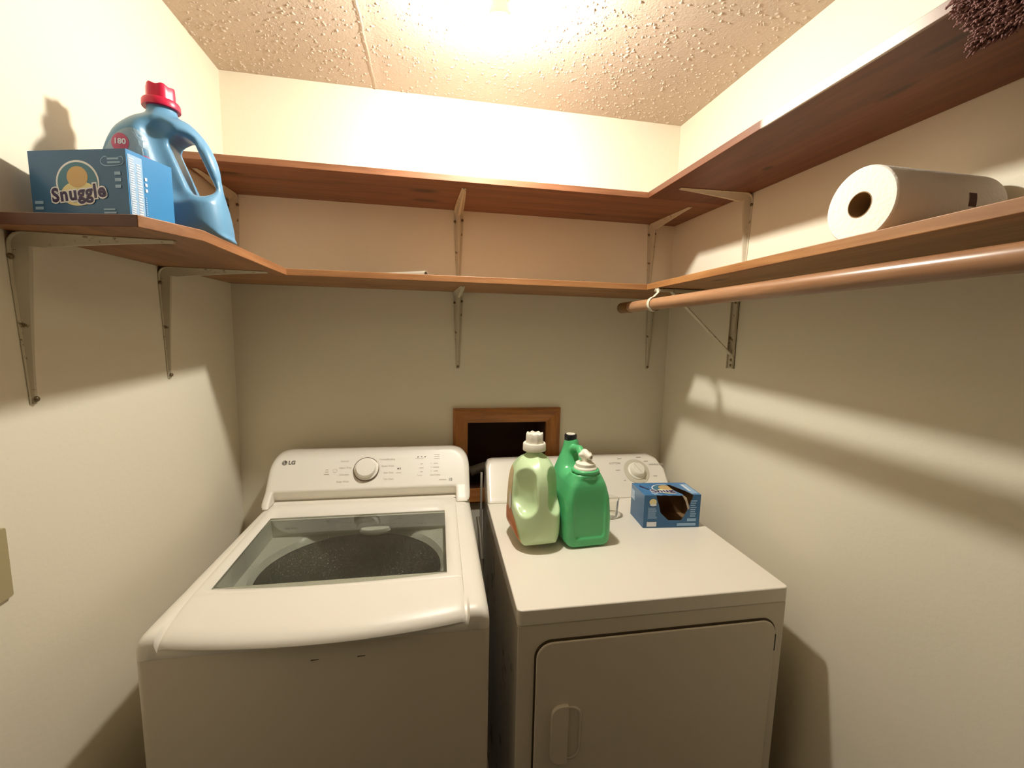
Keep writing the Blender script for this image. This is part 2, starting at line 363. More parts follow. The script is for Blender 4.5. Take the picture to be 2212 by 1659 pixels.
# ------------------------------------------------------------ shelves
T = 0.019; ZL, ZU = 1.677, 1.973
def board(name, poly, z, m, label):
    x0 = min(p[0] for p in poly); y0 = min(p[1] for p in poly)
    o = MB().prism(poly, z, z+T).build(name, m, bevel=0.0015, seg=2)
    return tag(o, label, 'shelf')
wu = wood('stained_pine_back', 0, DK, LT, knots=[(0.66, -0.20, 0.055, 0.022), (0.66, -0.10, 0.06, 0.02), (0.10, -0.22, 0.05, 0.012), (1.25, -0.08, 0.05, 0.01)])
wu2 = wood('stained_pine_right', 1, srgb(82, 43, 23), srgb(120, 71, 43), knots=[(1.55, -0.62, 0.02, 0.012), (1.50, -0.98, 0.04, 0.010), (1.44, -1.10, 0.04, 0.01), (1.60, -1.2, 0.05, 0.012)], worn=(-1.16, -0.80, 1.372))
wl = wood('orange_pine_back', 0, srgb(128, 82, 46), srgb(178, 128, 80), knots=[(0.45, -0.17, 0.05, 0.012), (0.5, -0.09, 0.05, 0.012)])
wl2 = wood('orange_pine_right', 1, srgb(124, 78, 40), srgb(174, 124, 74), knots=[(1.42, -0.64, 0.035, 0.015)])
wl3 = wood('orange_pine_left', 1, srgb(122, 76, 46), srgb(170, 118, 76), knots=[(0.2, -0.75, 0.03, 0.012)])
G = 0.0012
board('shelf_board', [(G, -G), (G, -0.312), (W-G, -0.312), (W-G, -G)], ZU, wu, 'upper brown shelf board running along the back wall')
board('shelf_board', [(1.374, -0.3135), (1.366, -1.735), (W-G, -1.735), (W-G, -0.3135)], ZU, wu2, 'upper brown shelf board along the right wall, front edge rubbed white')
board('shelf_board', [(G, -G), (G, -0.321), (W-G, -0.340), (W-G, -G)], ZL, wl, 'lower orange pine shelf board running along the back wall')
board('shelf_board', [(1.374, -0.3385), (1.338, -1.28), (1.32, -1.735), (W-G, -1.735), (W-G, -0.3415)], ZL, wl2, 'lower pine shelf board along the right wall, under the paper towel roll')
board('shelf_board', [(0.277, -0.3225), (0.287, -0.80), (0.239, -0.892), (G, -0.846), (G, -0.3225)], ZL, wl3, 'short lower pine shelf board on the left wall with a clipped corner')
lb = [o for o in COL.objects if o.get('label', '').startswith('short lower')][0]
lb.data.materials.append(wood('end_face_shade', 0, srgb(66, 34, 20), srgb(96, 54, 34)))  # darker wood colour paints in the shade on the unlit end face
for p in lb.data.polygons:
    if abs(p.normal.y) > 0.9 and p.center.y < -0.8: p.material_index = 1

# ------------------------------------------------------------ shelf brackets
def bracket_mesh(arm, leg, wid=0.032):
    """pressed steel shelf bracket: tapering foot on the wall, arm under the shelf, raised rib filling the corner"""
    st = []                                    # (pos y, pos z, normal(y,z), width, rib height)
    for s in np.linspace(0, 1, 14)[:-1]: st.append((0, -leg+s*(leg-0.022), (-1, 0), wid*(0.40+0.6*min(1, s*1.15)), 0.003+0.017*s**1.3))
    for a in np.linspace(0, 90, 7):
        q = math.radians(a); st.append((-0.022+0.022*math.cos(q), -0.022+0.022*math.sin(q), (-math.cos(q), -math.sin(q)), wid, 0.0198))
    for s in np.linspace(0, 1, 14)[1:]: st.append((-0.022-s*(arm-0.022), 0, (0, -1), wid*(1-0.60*s**1.3), 0.020*(1-s)**1.3+0.003))
    V = []; Fc = []
    for (y, z, n, w, h) in st:
        e = 0.0016
        for x, d in ((-w/2, e), (-w*0.30, e), (-w*0.12, e+h), (w*0.12, e+h), (w*0.30, e), (w/2, e), (w/2, 0.0002), (-w/2, 0.0002)):
            V.append((x, y+n[0]*d, z+n[1]*d))
    m = 8
    for j in range(len(st)-1):
        for i in range(m):
            k = (i+1) % m; Fc.append((j*m+i, j*m+k, (j+1)*m+k, (j+1)*m+i))
    Fc.append(tuple(reversed(range(m)))); Fc.append(tuple(range((len(st)-1)*m, len(st)*m)))
    return V, Fc
def screw(parent, x, y, z, nrm):
    q = Vector(nrm).to_track_quat('Z', 'Y').to_matrix().to_4x4(); M = Matrix.Translation((x, y, z)) @ q
    MB().lathe([(0.0001, 0.0035), (0.002, 0.0033), (0.0042, 0.002), (0.005, 0.0), (0.005, -0.001)][::-1], 14, M).build('screw', M_SCREW, parent, smooth=True)
BM = {}
def bracket(loc, side, arm, leg, label, wid=0.034):
    rz = {'back': 0, 'left': math.pi/2, 'right': -math.pi/2}[side]
    t = thing('shelf_bracket', label, 'bracket', loc, rz, 'white metal shelf brackets')
    V, Fc = bracket_mesh(arm, leg, wid); o = mesh('bracket_body', V, Fc, M_BRK, t); autosmooth(o, 35)
    screw(t, -wid*0.40, -0.002, -0.04, (0, -1, 0)); screw(t, wid*0.40, -0.002, -0.034, (0, -1, 0)); screw(t, 0, -0.006, -leg+0.008, (0, -1, 0))
    return t
E_ = 0.0004
bracket((0.022, -E_, ZU-E_), 'back', 0.24, 0.275, 'white bracket under the upper shelf in the left back corner, behind the blue jug')
bracket((0.781, -E_, ZU-E_), 'back', 0.262, 0.275, 'white bracket at the middle of the back wall under the upper shelf')
bracket((1.560, -E_, ZU-E_), 'back', 0.262, 0.275, 'white bracket under the upper shelf on the back wall, in the right corner')
bracket((W-E_, -0.425, ZU-E_), 'right', 0.24, 0.275, 'white bracket on the right wall under the upper shelf')
bracket((0.781, -E_, ZL-E_), 'back', 0.24, 0.29, 'white bracket at the middle of the back wall under the lower shelf')
bracket((1.572, -E_, ZL-E_), 'back', 0.24, 0.287, 'white bracket on the back wall under the lower shelf, behind the rod end')
bracket((E_, -0.790, ZL-E_), 'left', 0.235, 0.287, 'large white bracket at the left edge of the photo, under the blue box')
bracket((E_, -0.392, ZL-E_), 'left', 0.25, 0.285, 'white bracket on the left wall nearest the corner, under the short shelf')

# closet rod bracket on the right wall: back plate, top arm, diagonal brace, hook
def rod_bracket():
    t = thing('rod_bracket', 'white rod bracket with a diagonal brace and hook on the right wall', 'bracket', (W-E_, -0.405, ZL-E_), -math.pi/2)
    # local: x along wall, -y away from wall
    m = MB(); m.box((-0.015, -0.003, -0.25), (0.015, 0, 0)); m.box((-0.015, -0.010, -0.25), (-0.0125, 0, -0.0)); m.box((0.0125, -0.010, -0.25), (0.015, 0, 0)); m.build('wall_plate', M_BRK, t, bevel=0.0006)
    m = MB(); m.box((-0.013, -0.285, -0.003), (0.013, 0, 0)); m.box((-0.013, -0.285, -0.010), (-0.0108, -0.003, 0)); m.box((0.0108, -0.285, -0.010), (0.013, -0.003, 0)); m.build('arm', M_BRK, t, bevel=0.0006)
    a = Vector((0, -0.006, -0.205)); b = Vector((0, -0.235, -0.008)); d = (b-a); L = d.length; q = d.to_track_quat('Z', 'X').to_matrix().to_4x4()
    Mx = Matrix.Translation(a) @ q; m = MB(); m.box((-0.002, -0.008, 0), (0.002, 0.008, L), Mx); m.build('brace', M_BRK, t, bevel=0.0006)
    pts = []
    yc, zc, R_ = -0.312, -0.052, 0.0215
    for a_ in np.linspace(0, 1, 5): pts.append((0, -0.285-0.012*a_, -0.004-0.012*a_**2))
    for g in np.linspace(100, 380, 20): pts.append((0, yc+R_*math.cos(math.radians(g)), zc+R_*math.sin(math.radians(g))))
    V = []; Fc = []
    for i_, (x, y, z) in enumerate(pts): sh = 0.038*min(1, i_/5); V += [(sh-0.007, y, z), (sh+0.007, y, z)]
    for i in range(len(pts)-1): Fc.append((2*i, 2*i+1, 2*i+3, 2*i+2))
    o = mesh('hook', V, Fc, M_BRK, t, True); s = o.modifiers.new('solid', 'SOLIDIFY'); s.thickness = 0.0022; s.offset = 0
    screw(t, 0, -0.003, -0.035, (0, -1, 0)); screw(t, 0, -0.003, -0.222, (0, -1, 0)); screw(t, 0, -0.003, -0.24, (0, -1, 0))
rod_bracket()
M_ROD = wood('rod_wood', 1, srgb(138, 98, 68), srgb(174, 132, 98), rough=0.28, scale=1.4)
def rod():
    t = thing('closet_rod', 'varnished wooden closet rod running under the lower right shelf', 'rod', (1.346, -0.215, 1.6235))
    MB().tube([(0, -0.06, 0.0), (-0.012, -1.7, 0.006)], 0.0178, 28).build('rod', M_ROD, t, smooth=True)
    MB().tube([(0, 0.0, 0), (0, -0.004, 0), (0, -0.075, 0)], [0.0165, 0.0185, 0.0187], 28).build('end_sleeve', wood('sleeve_wood', 1, srgb(96, 62, 24), srgb(140, 96, 44), rough=0.35), t, smooth=True)['label'] = 'dark brown end of the rod'
rod()

# ------------------------------------------------------------ wooden frame round the wall opening
M_TRIM = wood('frame_oak', 0, srgb(134, 80, 34), srgb(186, 120, 56), scale=1.6)
M_TRIMV = wood('frame_oak_upright', 2, srgb(134, 80, 34), srgb(186, 120, 56), scale=1.6)
def wall_frame():
    X0, X1, Z0, Z1, w = 0.764, 1.197, 0.845, 1.230, 0.057
    t = thing('wall_frame', 'oak brown wooden frame round the dark opening in the back wall', 'frame', ((X0+X1)/2, 0, Z0))
    ox, oz = (X0+X1)/2, Z0
    def mould(name, pa, pb, inner, m):    # mitred moulding: outer edge pa->pb, inner edge offset
        (ax, az), (bx, bz) = pa, pb; (cx_, cz_), (dx_, dz_) = inner
        V = []; prof = ((0.0, 0.0), (0.0, 0.013), (0.12, 0.016), (0.45, 0.015), (0.55, 0.012), (0.9, 0.010), (1.0, 0.008), (1.0, -0.02))
        for s, d in prof:
            V.append((ax+(cx_-ax)*s-ox, -d-0.0003, az+(cz_-az)*s-oz)); V.append((bx+(dx_-bx)*s-ox, -d-0.0003, bz+(dz_-bz)*s-oz))
        Fc = [(2*i, 2*i+1, 2*i+3, 2*i+2) for i in range(len(prof)-1)]+[tuple(range(0, 16, 2)), tuple(range(15, 0, -2))]
        V = [(x, max(y, -0.02) if y < 0 else min(y, 0.02), z) for x, y, z in V]
        o = mesh(name, V, Fc, m, t); autosmooth(o, 25)
    mould('top_rail', (X0, Z1), (X1, Z1), ((X0+w, Z1-w), (X1-w, Z1-w)), M_TRIM)
    mould('side_stile', (X0, Z0), (X0, Z1), ((X0+w, Z0+w), (X0+w, Z1-w)), M_TRIMV)
    mould('side_stile', (X1, Z0), (X1, Z1), ((X1-w, Z0+w), (X1-w, Z1-w)), M_TRIMV)
    mould('bottom_rail', (X0, Z0), (X1, Z0), ((X0+w, Z0+w), (X1-w, Z0+w)), M_TRIM)
wall_frame()
# vent duct and things between the machines
d = MB(); pts = [(RX0+0.002+0.02, 0.055, 0.955+0.0), (0.90, 0.05, 0.975), (0.98, 0.045, 0.99), (1.06, 0.05, 0.995), (1.115, 0.06, 0.995)]
P2 = []; rr = []
for i in range(len(pts)-1):
    for k in range(10):
        u = k/10; P2.append(Vector(pts[i]).lerp(Vector(pts[i+1]), u)); rr.append(0.019+0.0015*((k % 2)))
tag(d.tube(P2, rr, 20).build('pipe', M_DUCT, smooth=True), 'grey ribbed pipe lying across the dark wall opening', 'pipe')
tag(MB().tube([(0.867, -0.100, 1.000), (0.866, -0.10, 0.5), (0.863, -0.10, 0.001)], 0.0045, 14).build('metal_rod', mat('rod_steel', srgb(196, 190, 180), 0.3, metal=0.35), smooth=True), 'thin chrome rod standing in the gap between washer and dryer', 'rod')
hp = [(0.836, -0.27, 0.90), (0.837, -0.32, 0.875), (0.838, -0.38, 0.81), (0.838, -0.43, 0.72), (0.838, -0.45, 0.5), (0.838, -0.45, 0.2), (0.838, -0.45, 0.012)]
tag(MB().tube(hp, 0.0065, 14).build('hose', mat('grey_hose', srgb(92, 84, 70), 0.5), smooth=True), 'grey hose hanging down between washer and dryer', 'hose')
tag(MB().prism(rrect(0, 0, 0.075, 0.117, 0.004), 0, 0.006, Matrix.Translation((0.0003, -0.9445, 1.085)) @ Matrix(((0, 0, 1, 0), (1, 0, 0, 0), (0, 1, 0, 0), (0, 0, 0, 1)))).build('wall_plate', mat('ivory_plate', srgb(172, 158, 118), 0.4), bevel=0.0015), 'ivory wall plate cut off at the left edge of the photo', 'wall plate')

# ------------------------------------------------------------ washer
def washer():
    t = thing('washing_machine', 'white top-loading washer with a grey glass lid, on the left', 'washing machine', (0.118, -0.80, 0), -0.02)
    Wd = 0.686; D = 0.758; ZT = 0.940
    P = rrect(0, 0.002, Wd, D-0.01, [0.012, 0.012, 0.016, 0.016])
    cb = MB().prism(P, 0.018, 0.8902); cb.f = [f for f in cb.f if not all(cb.v[i][2] > 0.5 for i in f)]; cb.mi = [0]*len(cb.f)   # open top, the tub shows through the glass
    cb.build('cabinet', M_CABINET, t, bevel=0.002)
    for x in (0.05, Wd-0.05):
        for y in (0.07, D-0.07):
            MB().lathe([(0.02, 0.0), (0.022, 0.005), (0.016, 0.01), (0.012, 0.018)], 16, Matrix.Translation((x, y, 0))).build('foot', M_BLACK, t, smooth=True)
    # top cover
    high = {0.903: 0.921, 0.913: 0.930, 0.922: 0.9365, 0.930: 0.9395, 0.935: 0.940, 0.9375: 0.940, 0.9385: 0.940}
    prof = [(0.002, 0.890), (0.0, 0.893), (0.0, 0.903), (0.003, 0.913), (0.010, 0.922), (0.024, 0.930), (0.050, 0.935), (0.09, 0.9375), (0.13, 0.9385), (0.155, 0.939), (0.20, 0.94), (0.30, 0.94), (0.40, 0.94), (0.505, 0.94), (0.525, 0.94), (0.58, 0.94), (0.64, 0.94), (0.70, 0.94), (D-0.012, 0.94)]
    xs = [0, 0.0015, 0.005, 0.011, 0.02, 0.031, 0.039, 0.044, 0.067, 0.12, 0.2, 0.3, 0.4, 0.5, 0.602, 0.637, 0.642, 0.655, 0.666, 0.675, 0.681, 0.6845, 0.686]
    def zz(x, z, y):
        dd = min(x, Wd-x); r = 0.030
        q = (r-math.sqrt(max(0, r*r-(r-dd)**2))) if dd < r else 0
        if x < 0.040 or x > 0.640: z = high.get(z, z)
        return max(0.890, z-q)
    V = []; Fc = []; n = len(xs)
    for (y, z) in prof:
        for x in xs:
            dd = min(x, Wd-x); rc = 0.018; yy = y
            if dd < rc and y < 0.09: yy = y+(rc-math.sqrt(max(0, rc*rc-(rc-dd)**2)))*max(0, 1-y/0.09)
            V.append((x, yy, zz(x, z, y)))
    hole = lambda i, j: 8 <= i <= 13 and 9 <= j <= 12
    for j in range(len(prof)-1):
        for i in range(n-1):
            if not hole(i, j): Fc.append((j*n+i, j*n+i+1, (j+1)*n+i+1, (j+1)*n+i))
    o = mesh('top_cover', V, Fc, M_PLASTIC, t, True); autosmooth(o, 40)
    # funnel, tub ring, drum below the opening
    hx0, hx1, hy0, hy1 = 0.067, 0.602, 0.155, 0.525
    cx, cy, R_ = 0.335, 0.338, 0.246; V = []; Fc = []; n = 64
    def onrect(a):
        c, s = math.cos(a), math.sin(a); k = min(((hx1-cx) if c > 0 else (cx-hx0))/max(abs(c), 1e-6), ((hy1-cy) if s > 0 else (cy-hy0))/max(abs(s), 1e-6)); return cx+k*c, cy+k*s
    for z, kk in ((0.9395, 0), (0.905, 0), (0.880, 1), (0.872, 2), (0.855, 3)):
        for i in range(n):
            a = 2*math.pi*i/n; x, y = onrect(a); r = {0: None, 1: None, 2: 0.256, 3: R_}[kk]
            if kk >= 2: xx, yy = cx+r*math.cos(a), cy+r*0.93*math.sin(a)
            else: xx, yy = x, y
            V.append((xx, yy, z))
    for j in range(4):
        for i in range(n): k = (i+1) % n; Fc.append((j*n+i, j*n+k, (j+1)*n+k, (j+1)*n+i))
    o = mesh('tub_ring', V, Fc, M_TUBRING, t, True); autosmooth(o, 30)
    MB().lathe([(0.0, 0.872), (0.036, 0.872), (0.04, 0.879), (0.036, 0.888), (0.0, 0.89)], 30, Matrix.Translation((0.375, 0.507, 0.012)) @ Matrix.Diagonal((1.2, 0.5, 1, 1)), caps=False).build('dispenser', M_TUBRING, t, smooth=True)
    # drum
    V = []; Fc = []
    pr = [(0.246, 0.853), (0.241, 0.82), (0.240, 0.6), (0.225, 0.48), (0.19, 0.45), (0.08, 0.44), (0.06, 0.50), (0.03, 0.56), (0.002, 0.57)]
    for r, z in pr:
        for i in range(n): a = 2*math.pi*i/n; V.append((cx+r*math.cos(a), cy+r*0.93*math.sin(a), z))
    for j in range(len(pr)-1):
        for i in range(n): k = (i+1) % n; Fc.append((j*n+i, j*n+k, (j+1)*n+k, (j+1)*n+i))
    o = mesh('drum', V, Fc, M_DRUM, t, True)
    # lid (frame with a bowed front lip) + glass
    lz = 0.9465
    lp = [(0.622, lz-0.007), (0.621, lz-0.001), (0.616, lz), (0.512, lz), (0.44, lz), (0.34, lz), (0.24, lz), (0.142, lz), (0.1235, lz), (0.1215, lz-0.0011), (0.1195, lz-0.0003), (0.105, lz-0.0008), (0.09, lz-0.0018), (0.070, lz-0.004), (0.050, lz-0.007), (0.032, lz-0.0105), (0.018, lz-0.015), (0.008, lz-0.021), (0.003, lz-0.028), (0.0015, lz-0.034), (0.006, lz-0.038), (0.014, lz-0.037)]
    def lx(u, y):          # lid narrows a little towards the hinge
        a = 0.045-0.015*max(0, min(1, y/0.6)); b = 0.633; return a+(b-a)*u
    us = [0, 0.003, 0.01, 0.02, 0.055]+[round(0.055+0.881*k/22, 5) for k in range(1, 22)]+[0.936, 0.98, 0.99, 0.997, 1.0]
    gL, gR = 0.055, 0.936
    V = []; Fc = []; n = len(us)
    for (y, z) in lp:
        for u in us:
            c = 2*u-1; fr = max(0, min(1, (0.16-y)/0.16)); yy = y-0.029*(1-c*c)*fr
            if 0.13 < y < 0.15: yy = y-0.018*(1-c*c)
            e = {0: 0.007, 0.003: 0.003, 0.01: 0.0008}.get(u if u < 0.5 else round(1-u, 4), 0)
            V.append((lx(u, y), yy, z-e))
    iL, iR = us.index(0.055), us.index(0.936)
    gcell = lambda i, j: iL <= i < iR and 3 <= j < 7
    for j in range(len(lp)-1):
        for i in range(n-1):
            if not gcell(i, j): Fc.append((j*n+i, (j+1)*n+i, (j+1)*n+i+1, j*n+i+1))
    for (j, e) in ((0, 1),):
        pass
    lid = mesh('lid', V, Fc, M_PLASTIC, t, True); autosmooth(lid, 30)
    bm = bmesh.new(); bm.from_mesh(lid.data); bmesh.ops.recalc_face_normals(bm, faces=bm.faces)
    if sum(f.normal.z*f.calc_area() for f in bm.faces) < 0: bmesh.ops.reverse_faces(bm, faces=bm.faces)
    bm.to_mesh(lid.data); bm.free()
    s = lid.modifiers.new('solid', 'SOLIDIFY'); s.thickness = 0.0045; s.offset = -1
    GV = []; GF = []; m_ = 24
    for k in range(7):
        for i in range(m_+1):
            u = gL+(gR-gL)*i/m_; c = 2*u-1; y = 0.512+(0.142-0.512)*k/6; yy = y-(0.018*(1-c*c) if k == 6 else 0)
            GV.append((lx(u, y), yy, lz-0.0012))
    for k in range(6):
        for i in range(m_): GF.append((k*(m_+1)+i, (k+1)*(m_+1)+i, (k+1)*(m_+1)+i+1, k*(m_+1)+i+1))
    g = bpy.data.materials.new('smoked_glass'); g.use_nodes = True; nt = g.node_tree; L = nt.links; nt.nodes.remove(nt.nodes['Principled BSDF'])
    tr = nt.nodes.new('ShaderNodeBsdfTransparent'); tr.inputs[0].default_value = (0.66, 0.68, 0.63, 1)
    gl = nt.nodes.new('ShaderNodeBsdfGlossy'); gl.inputs['Roughness'].default_value = 0.02; gl.inputs[0].default_value = (1, 1, 1, 1)
    fr = nt.nodes.new('ShaderNodeFresnel'); fr.inputs[0].default_value = 1.55; mx = nt.nodes.new('ShaderNodeMixShader')
    df = nt.nodes.new('ShaderNodeBsdfDiffuse'); df.inputs[0].default_value = srgb(200, 200, 186)
    no = nt.nodes.new('ShaderNodeTexNoise'); no.inputs['Scale'].default_value = 520; no.inputs['Detail'].default_value = 1
    no2 = nt.nodes.new('ShaderNodeTexNoise'); no2.inputs['Scale'].default_value = 7; tc = nt.nodes.new('ShaderNodeTexCoord'); L.new(tc.outputs['Object'], no.inputs['Vector']); L.new(tc.outputs['Object'], no2.inputs['Vector'])
    mr = nt.nodes.new('ShaderNodeMapRange'); mr.inputs[1].default_value = 0.60; mr.inputs[2].default_value = 0.74; mr.inputs[3].default_value = 0.05; mr.inputs[4].default_value = 0.6; L.new(no.outputs['Fac'], mr.inputs[0])
    mu = nt.nodes.new('ShaderNodeMath'); mu.operation = 'MULTIPLY'; L.new(mr.outputs[0], mu.inputs[0]); L.new(no2.outputs['Fac'], mu.inputs[1])
    m0 = nt.nodes.new('ShaderNodeMixShader'); L.new(mu.outputs[0], m0.inputs[0]); L.new(tr.outputs[0], m0.inputs[1]); L.new(df.outputs[0], m0.inputs[2])
    L.new(fr.outputs[0], mx.inputs[0]); L.new(m0.outputs[0], mx.inputs[1]); L.new(gl.outputs[0], mx.inputs[2]); L.new(mx.outputs[0], nt.nodes['Material Output'].inputs[0])
    mesh('lid_glass', GV, GF, g, lid)['label'] = 'smoked glass pane with fine droplets'
    # console
    main = [(0.585, 0.9405), (0.598, 0.955), (0.635, 0.985), (0.718, 1.094), (0.735, 1.106), (D, 1.100), (D, 0.9405)]
    cut = [(0.5, 0.9425), (0.657, 0.9425), (0.633, 0.9845), (0.55, 1.05)]
    rr_ = rrect(0.000, 0.86, 0.686, 1.108, [0.075, 0.075, 0.002, 0.002], 10)
    def fc(X, Y, Z):
        a = poly_sdf(Y, Z, main); b = poly_sdf(X, Z, rr_); f = smax(a, b, 0.022)
        c = smax(poly_sdf(Y, Z, cut), np.abs(X-0.332)-0.304, 0.006); return smax(f, -c, 0.006)
    sdf_obj('console', fc, (-0.01, 0.565, 0.925), (0.70, D+0.012, 1.12), 0.0035, M_PLASTIC, t)
    mesh('hinge_strip', [(0.03, 0.6255, 0.9432), (0.636, 0.6255, 0.9432), (0.636, 0.656, 0.9432), (0.03, 0.656, 0.9432)], [(0, 1, 2, 3)], M_PLASTIC, t)
    # face frame of reference
    fd = Vector((0, 0.083, 0.109)).normalized(); nn = Vector((1, 0, 0)).cross(fd)
    FM = Matrix(((1, 0, nn.x, 0), (0, fd.y, nn.y, 0.635), (0, fd.z, nn.z, 0.985), (0, 0, 0, 1)))
    K = lambda x, s: FM @ Matrix.Translation((x, s, 0.0008))
    k = MB(); k.lathe([(0.0425, 0), (0.0435, 0.002), (0.0435, 0.005), (0.042, 0.006)], 56, K(0.324, 0.067)); k.build('dial_ring', mat('dial_rim', srgb(120, 105, 88), 0.25, metal=0.4), t, smooth=True)
    k = MB(); k.lathe([(0.0405, 0.004), (0.0405, 0.007), (0.034, 0.010), (0.0325, 0.024), (0.031, 0.026), (0.0, 0.0265)], 56, K(0.324, 0.067), caps=False); k.build('dial_knob', M_PLASTIC, t, smooth=True)
    mk = MB()
    def tx(s, x, sy, size, off=0.0, al='CENTER'):
        v, f = text_mesh(s, size, off, align=al); M_ = K(x, sy); MB().add([M_ @ Vector(p) for p in v], f).build('cycle_label' if size > 0.0082 else 'setting_label', M_FAINT, t)
    def flush(nm, m=M_FAINT):
        mk.build(nm, m, t); mk.__init__()
    def bar(x, s, w, h): mk.add([K(x, s) @ Vector(p) for p in ((-w/2, -h/2, 0), (w/2, -h/2, 0), (w/2, h/2, 0), (-w/2, h/2, 0))], [(0, 1, 2, 3)])
    for s_, x, sy in (('Normal', 0.248, 0.100), ('Heavy Duty', 0.252, 0.076), ('Delicates', 0.250, 0.051), ('Deep Wash', 0.248, 0.026), ('Towels/Bedding', 0.392, 0.103), ('Speed Wash', 0.396, 0.078), ('Spin Only', 0.400, 0.053), ('Tub Clean', 0.400, 0.030)): tx(s_, x, sy, 0.0085, 0.0001)
    for i, w in enumerate((0.010, 0.014, 0.010)):
        tx('-', 0.503, 0.082-0.0145*i, 0.008); bar(0.514, 0.082-0.0145*i, w, 0.0026); flush('setting_label')
        bar(0.548, 0.083-0.0145*i, 0.0025, 0.0025); bar(0.562+w/4, 0.083-0.0145*i, w*1.5, 0.0026); flush('setting_label')
    for i in range(3): bar(0.568, 0.116-0.007*i, 0.02, 0.0018)
    flush('status_label')
    tx('Temp.', 0.508, 0.040, 0.008); tx('Start/Delay', 0.563, 0.040, 0.008, 0.0001); bar(0.434, 0.052, 0.018, 0.0016); flush('start_label'); bar(0.505, 0.103, 0.03, 0.001); flush('display_line')
    bar(0.589, 0.021, 0.026, 0.003); flush('motor_label'); bar(0.192, 0.070, 0.008, 0.0028); bar(0.192, 0.062, 0.012, 0.0025); bar(0.192, 0.054, 0.018, 0.0025); flush('lock_label')
    for i in range(16):
        a = 2*math.pi*i/16
        if abs(a-math.pi/2) < 0.35: continue
        mk.add([K(0.219+0.006*math.cos(a), 0.066+0.006*math.sin(a)) @ Matrix.Rotation(a, 4, 'Z') @ Vector(p) for p in ((-0.0005, -0.0013, 0), (0.0005, -0.0013, 0), (0.0005, 0.0013, 0), (-0.0005, 0.0013, 0))], [(0, 1, 2, 3)])
    flush('power_symbol')
    dk = MB()
    for i in range(3): MB().prism(rrect(-0.003, -0.0012, 0.003, 0.0012, 0.001, 3), 0, 0.0004, K(0.501+0.0125*i, 0.109)).build('display_dash', M_DARKTXT, t)
    dk.add([K(0.434, 0.067) @ Vector(p) for p in ((-0.004, -0.004, 0), (0.002, 0, 0), (-0.004, 0.004, 0))], [(0, 1, 2)])
    for q in (0.004, 0.007): dk.add([K(0.434+q, 0.067) @ Vector(p) for p in ((-0.0006, -0.0035, 0), (0.0006, -0.0035, 0), (0.0006, 0.0035, 0), (-0.0006, 0.0035, 0))], [(0, 1, 2, 3)])
    dk.build('start_symbol', M_DARKTXT, t)
    v, f = text_mesh('10', 0.0135, 0.0002); MB().add([K(0.616, 0.0205) @ Vector(p) for p in v], f).build('warranty_number', M_DARKTXT, t)
    lg = MB(); v, f = disc2(0, 0, 0.0085, 0.0085, 32)
    lg.add([K(0.050, 0.100) @ Vector((a, b, 0)) for a, b in v], f)
    v, f = text_mesh('LG', 0.0185, 0.0007); lg.add([K(0.0735, 0.0995) @ Vector(p) for p in v], f)
    lg.build('logo', mat('logo_grey', srgb(96, 88, 80), 0.5), t)
    lw = MB(); Kz = lambda a, b: K(0.050, 0.100) @ Vector((a, b, 0.0004))
    lw.add([Kz(-0.0012, 0.004), Kz(0, 0.004), Kz(0, -0.003), Kz(-0.0012, -0.003)], [(0, 3, 2, 1)]); lw.add([Kz(-0.0012, -0.003), Kz(0.002, -0.003), Kz(0.002, -0.0042), Kz(-0.0012, -0.0042)], [(0, 3, 2, 1)])
    for i in range(14):
        a0 = math.radians(0+i*-19.3); a1 = math.radians(0+(i+1)*-19.3)
        lw.add([Kz(0.0062*math.cos(a), 0.0062*math.sin(a)) for a in (a0, a1)]+[Kz(0.0053*math.cos(a), 0.0053*math.sin(a)) for a in (a1, a0)], [(0, 1, 2, 3)])
    v, f = disc2(-0.0036, 0.0022, 0.0009, 0.0009, 12); lw.add([Kz(a, b) for a, b in v], f)
    lw.build('logo_face', M_PLASTIC, t)
    for x, z in ((0.326, 0.8570), (0.417, 0.8555)): MB().prism([(x-0.008, z-0.001), (x+0.008, z-0.0002), (x+0.008, z+0.0012), (x-0.007, z+0.0012)], 0, 0.0004, Matrix(((1, 0, 0, 0), (0, 0, -1, 0.0016), (0, 1, 0, 0), (0, 0, 0, 1)))).build('scuff_mark', M_SEAM, t)
washer()

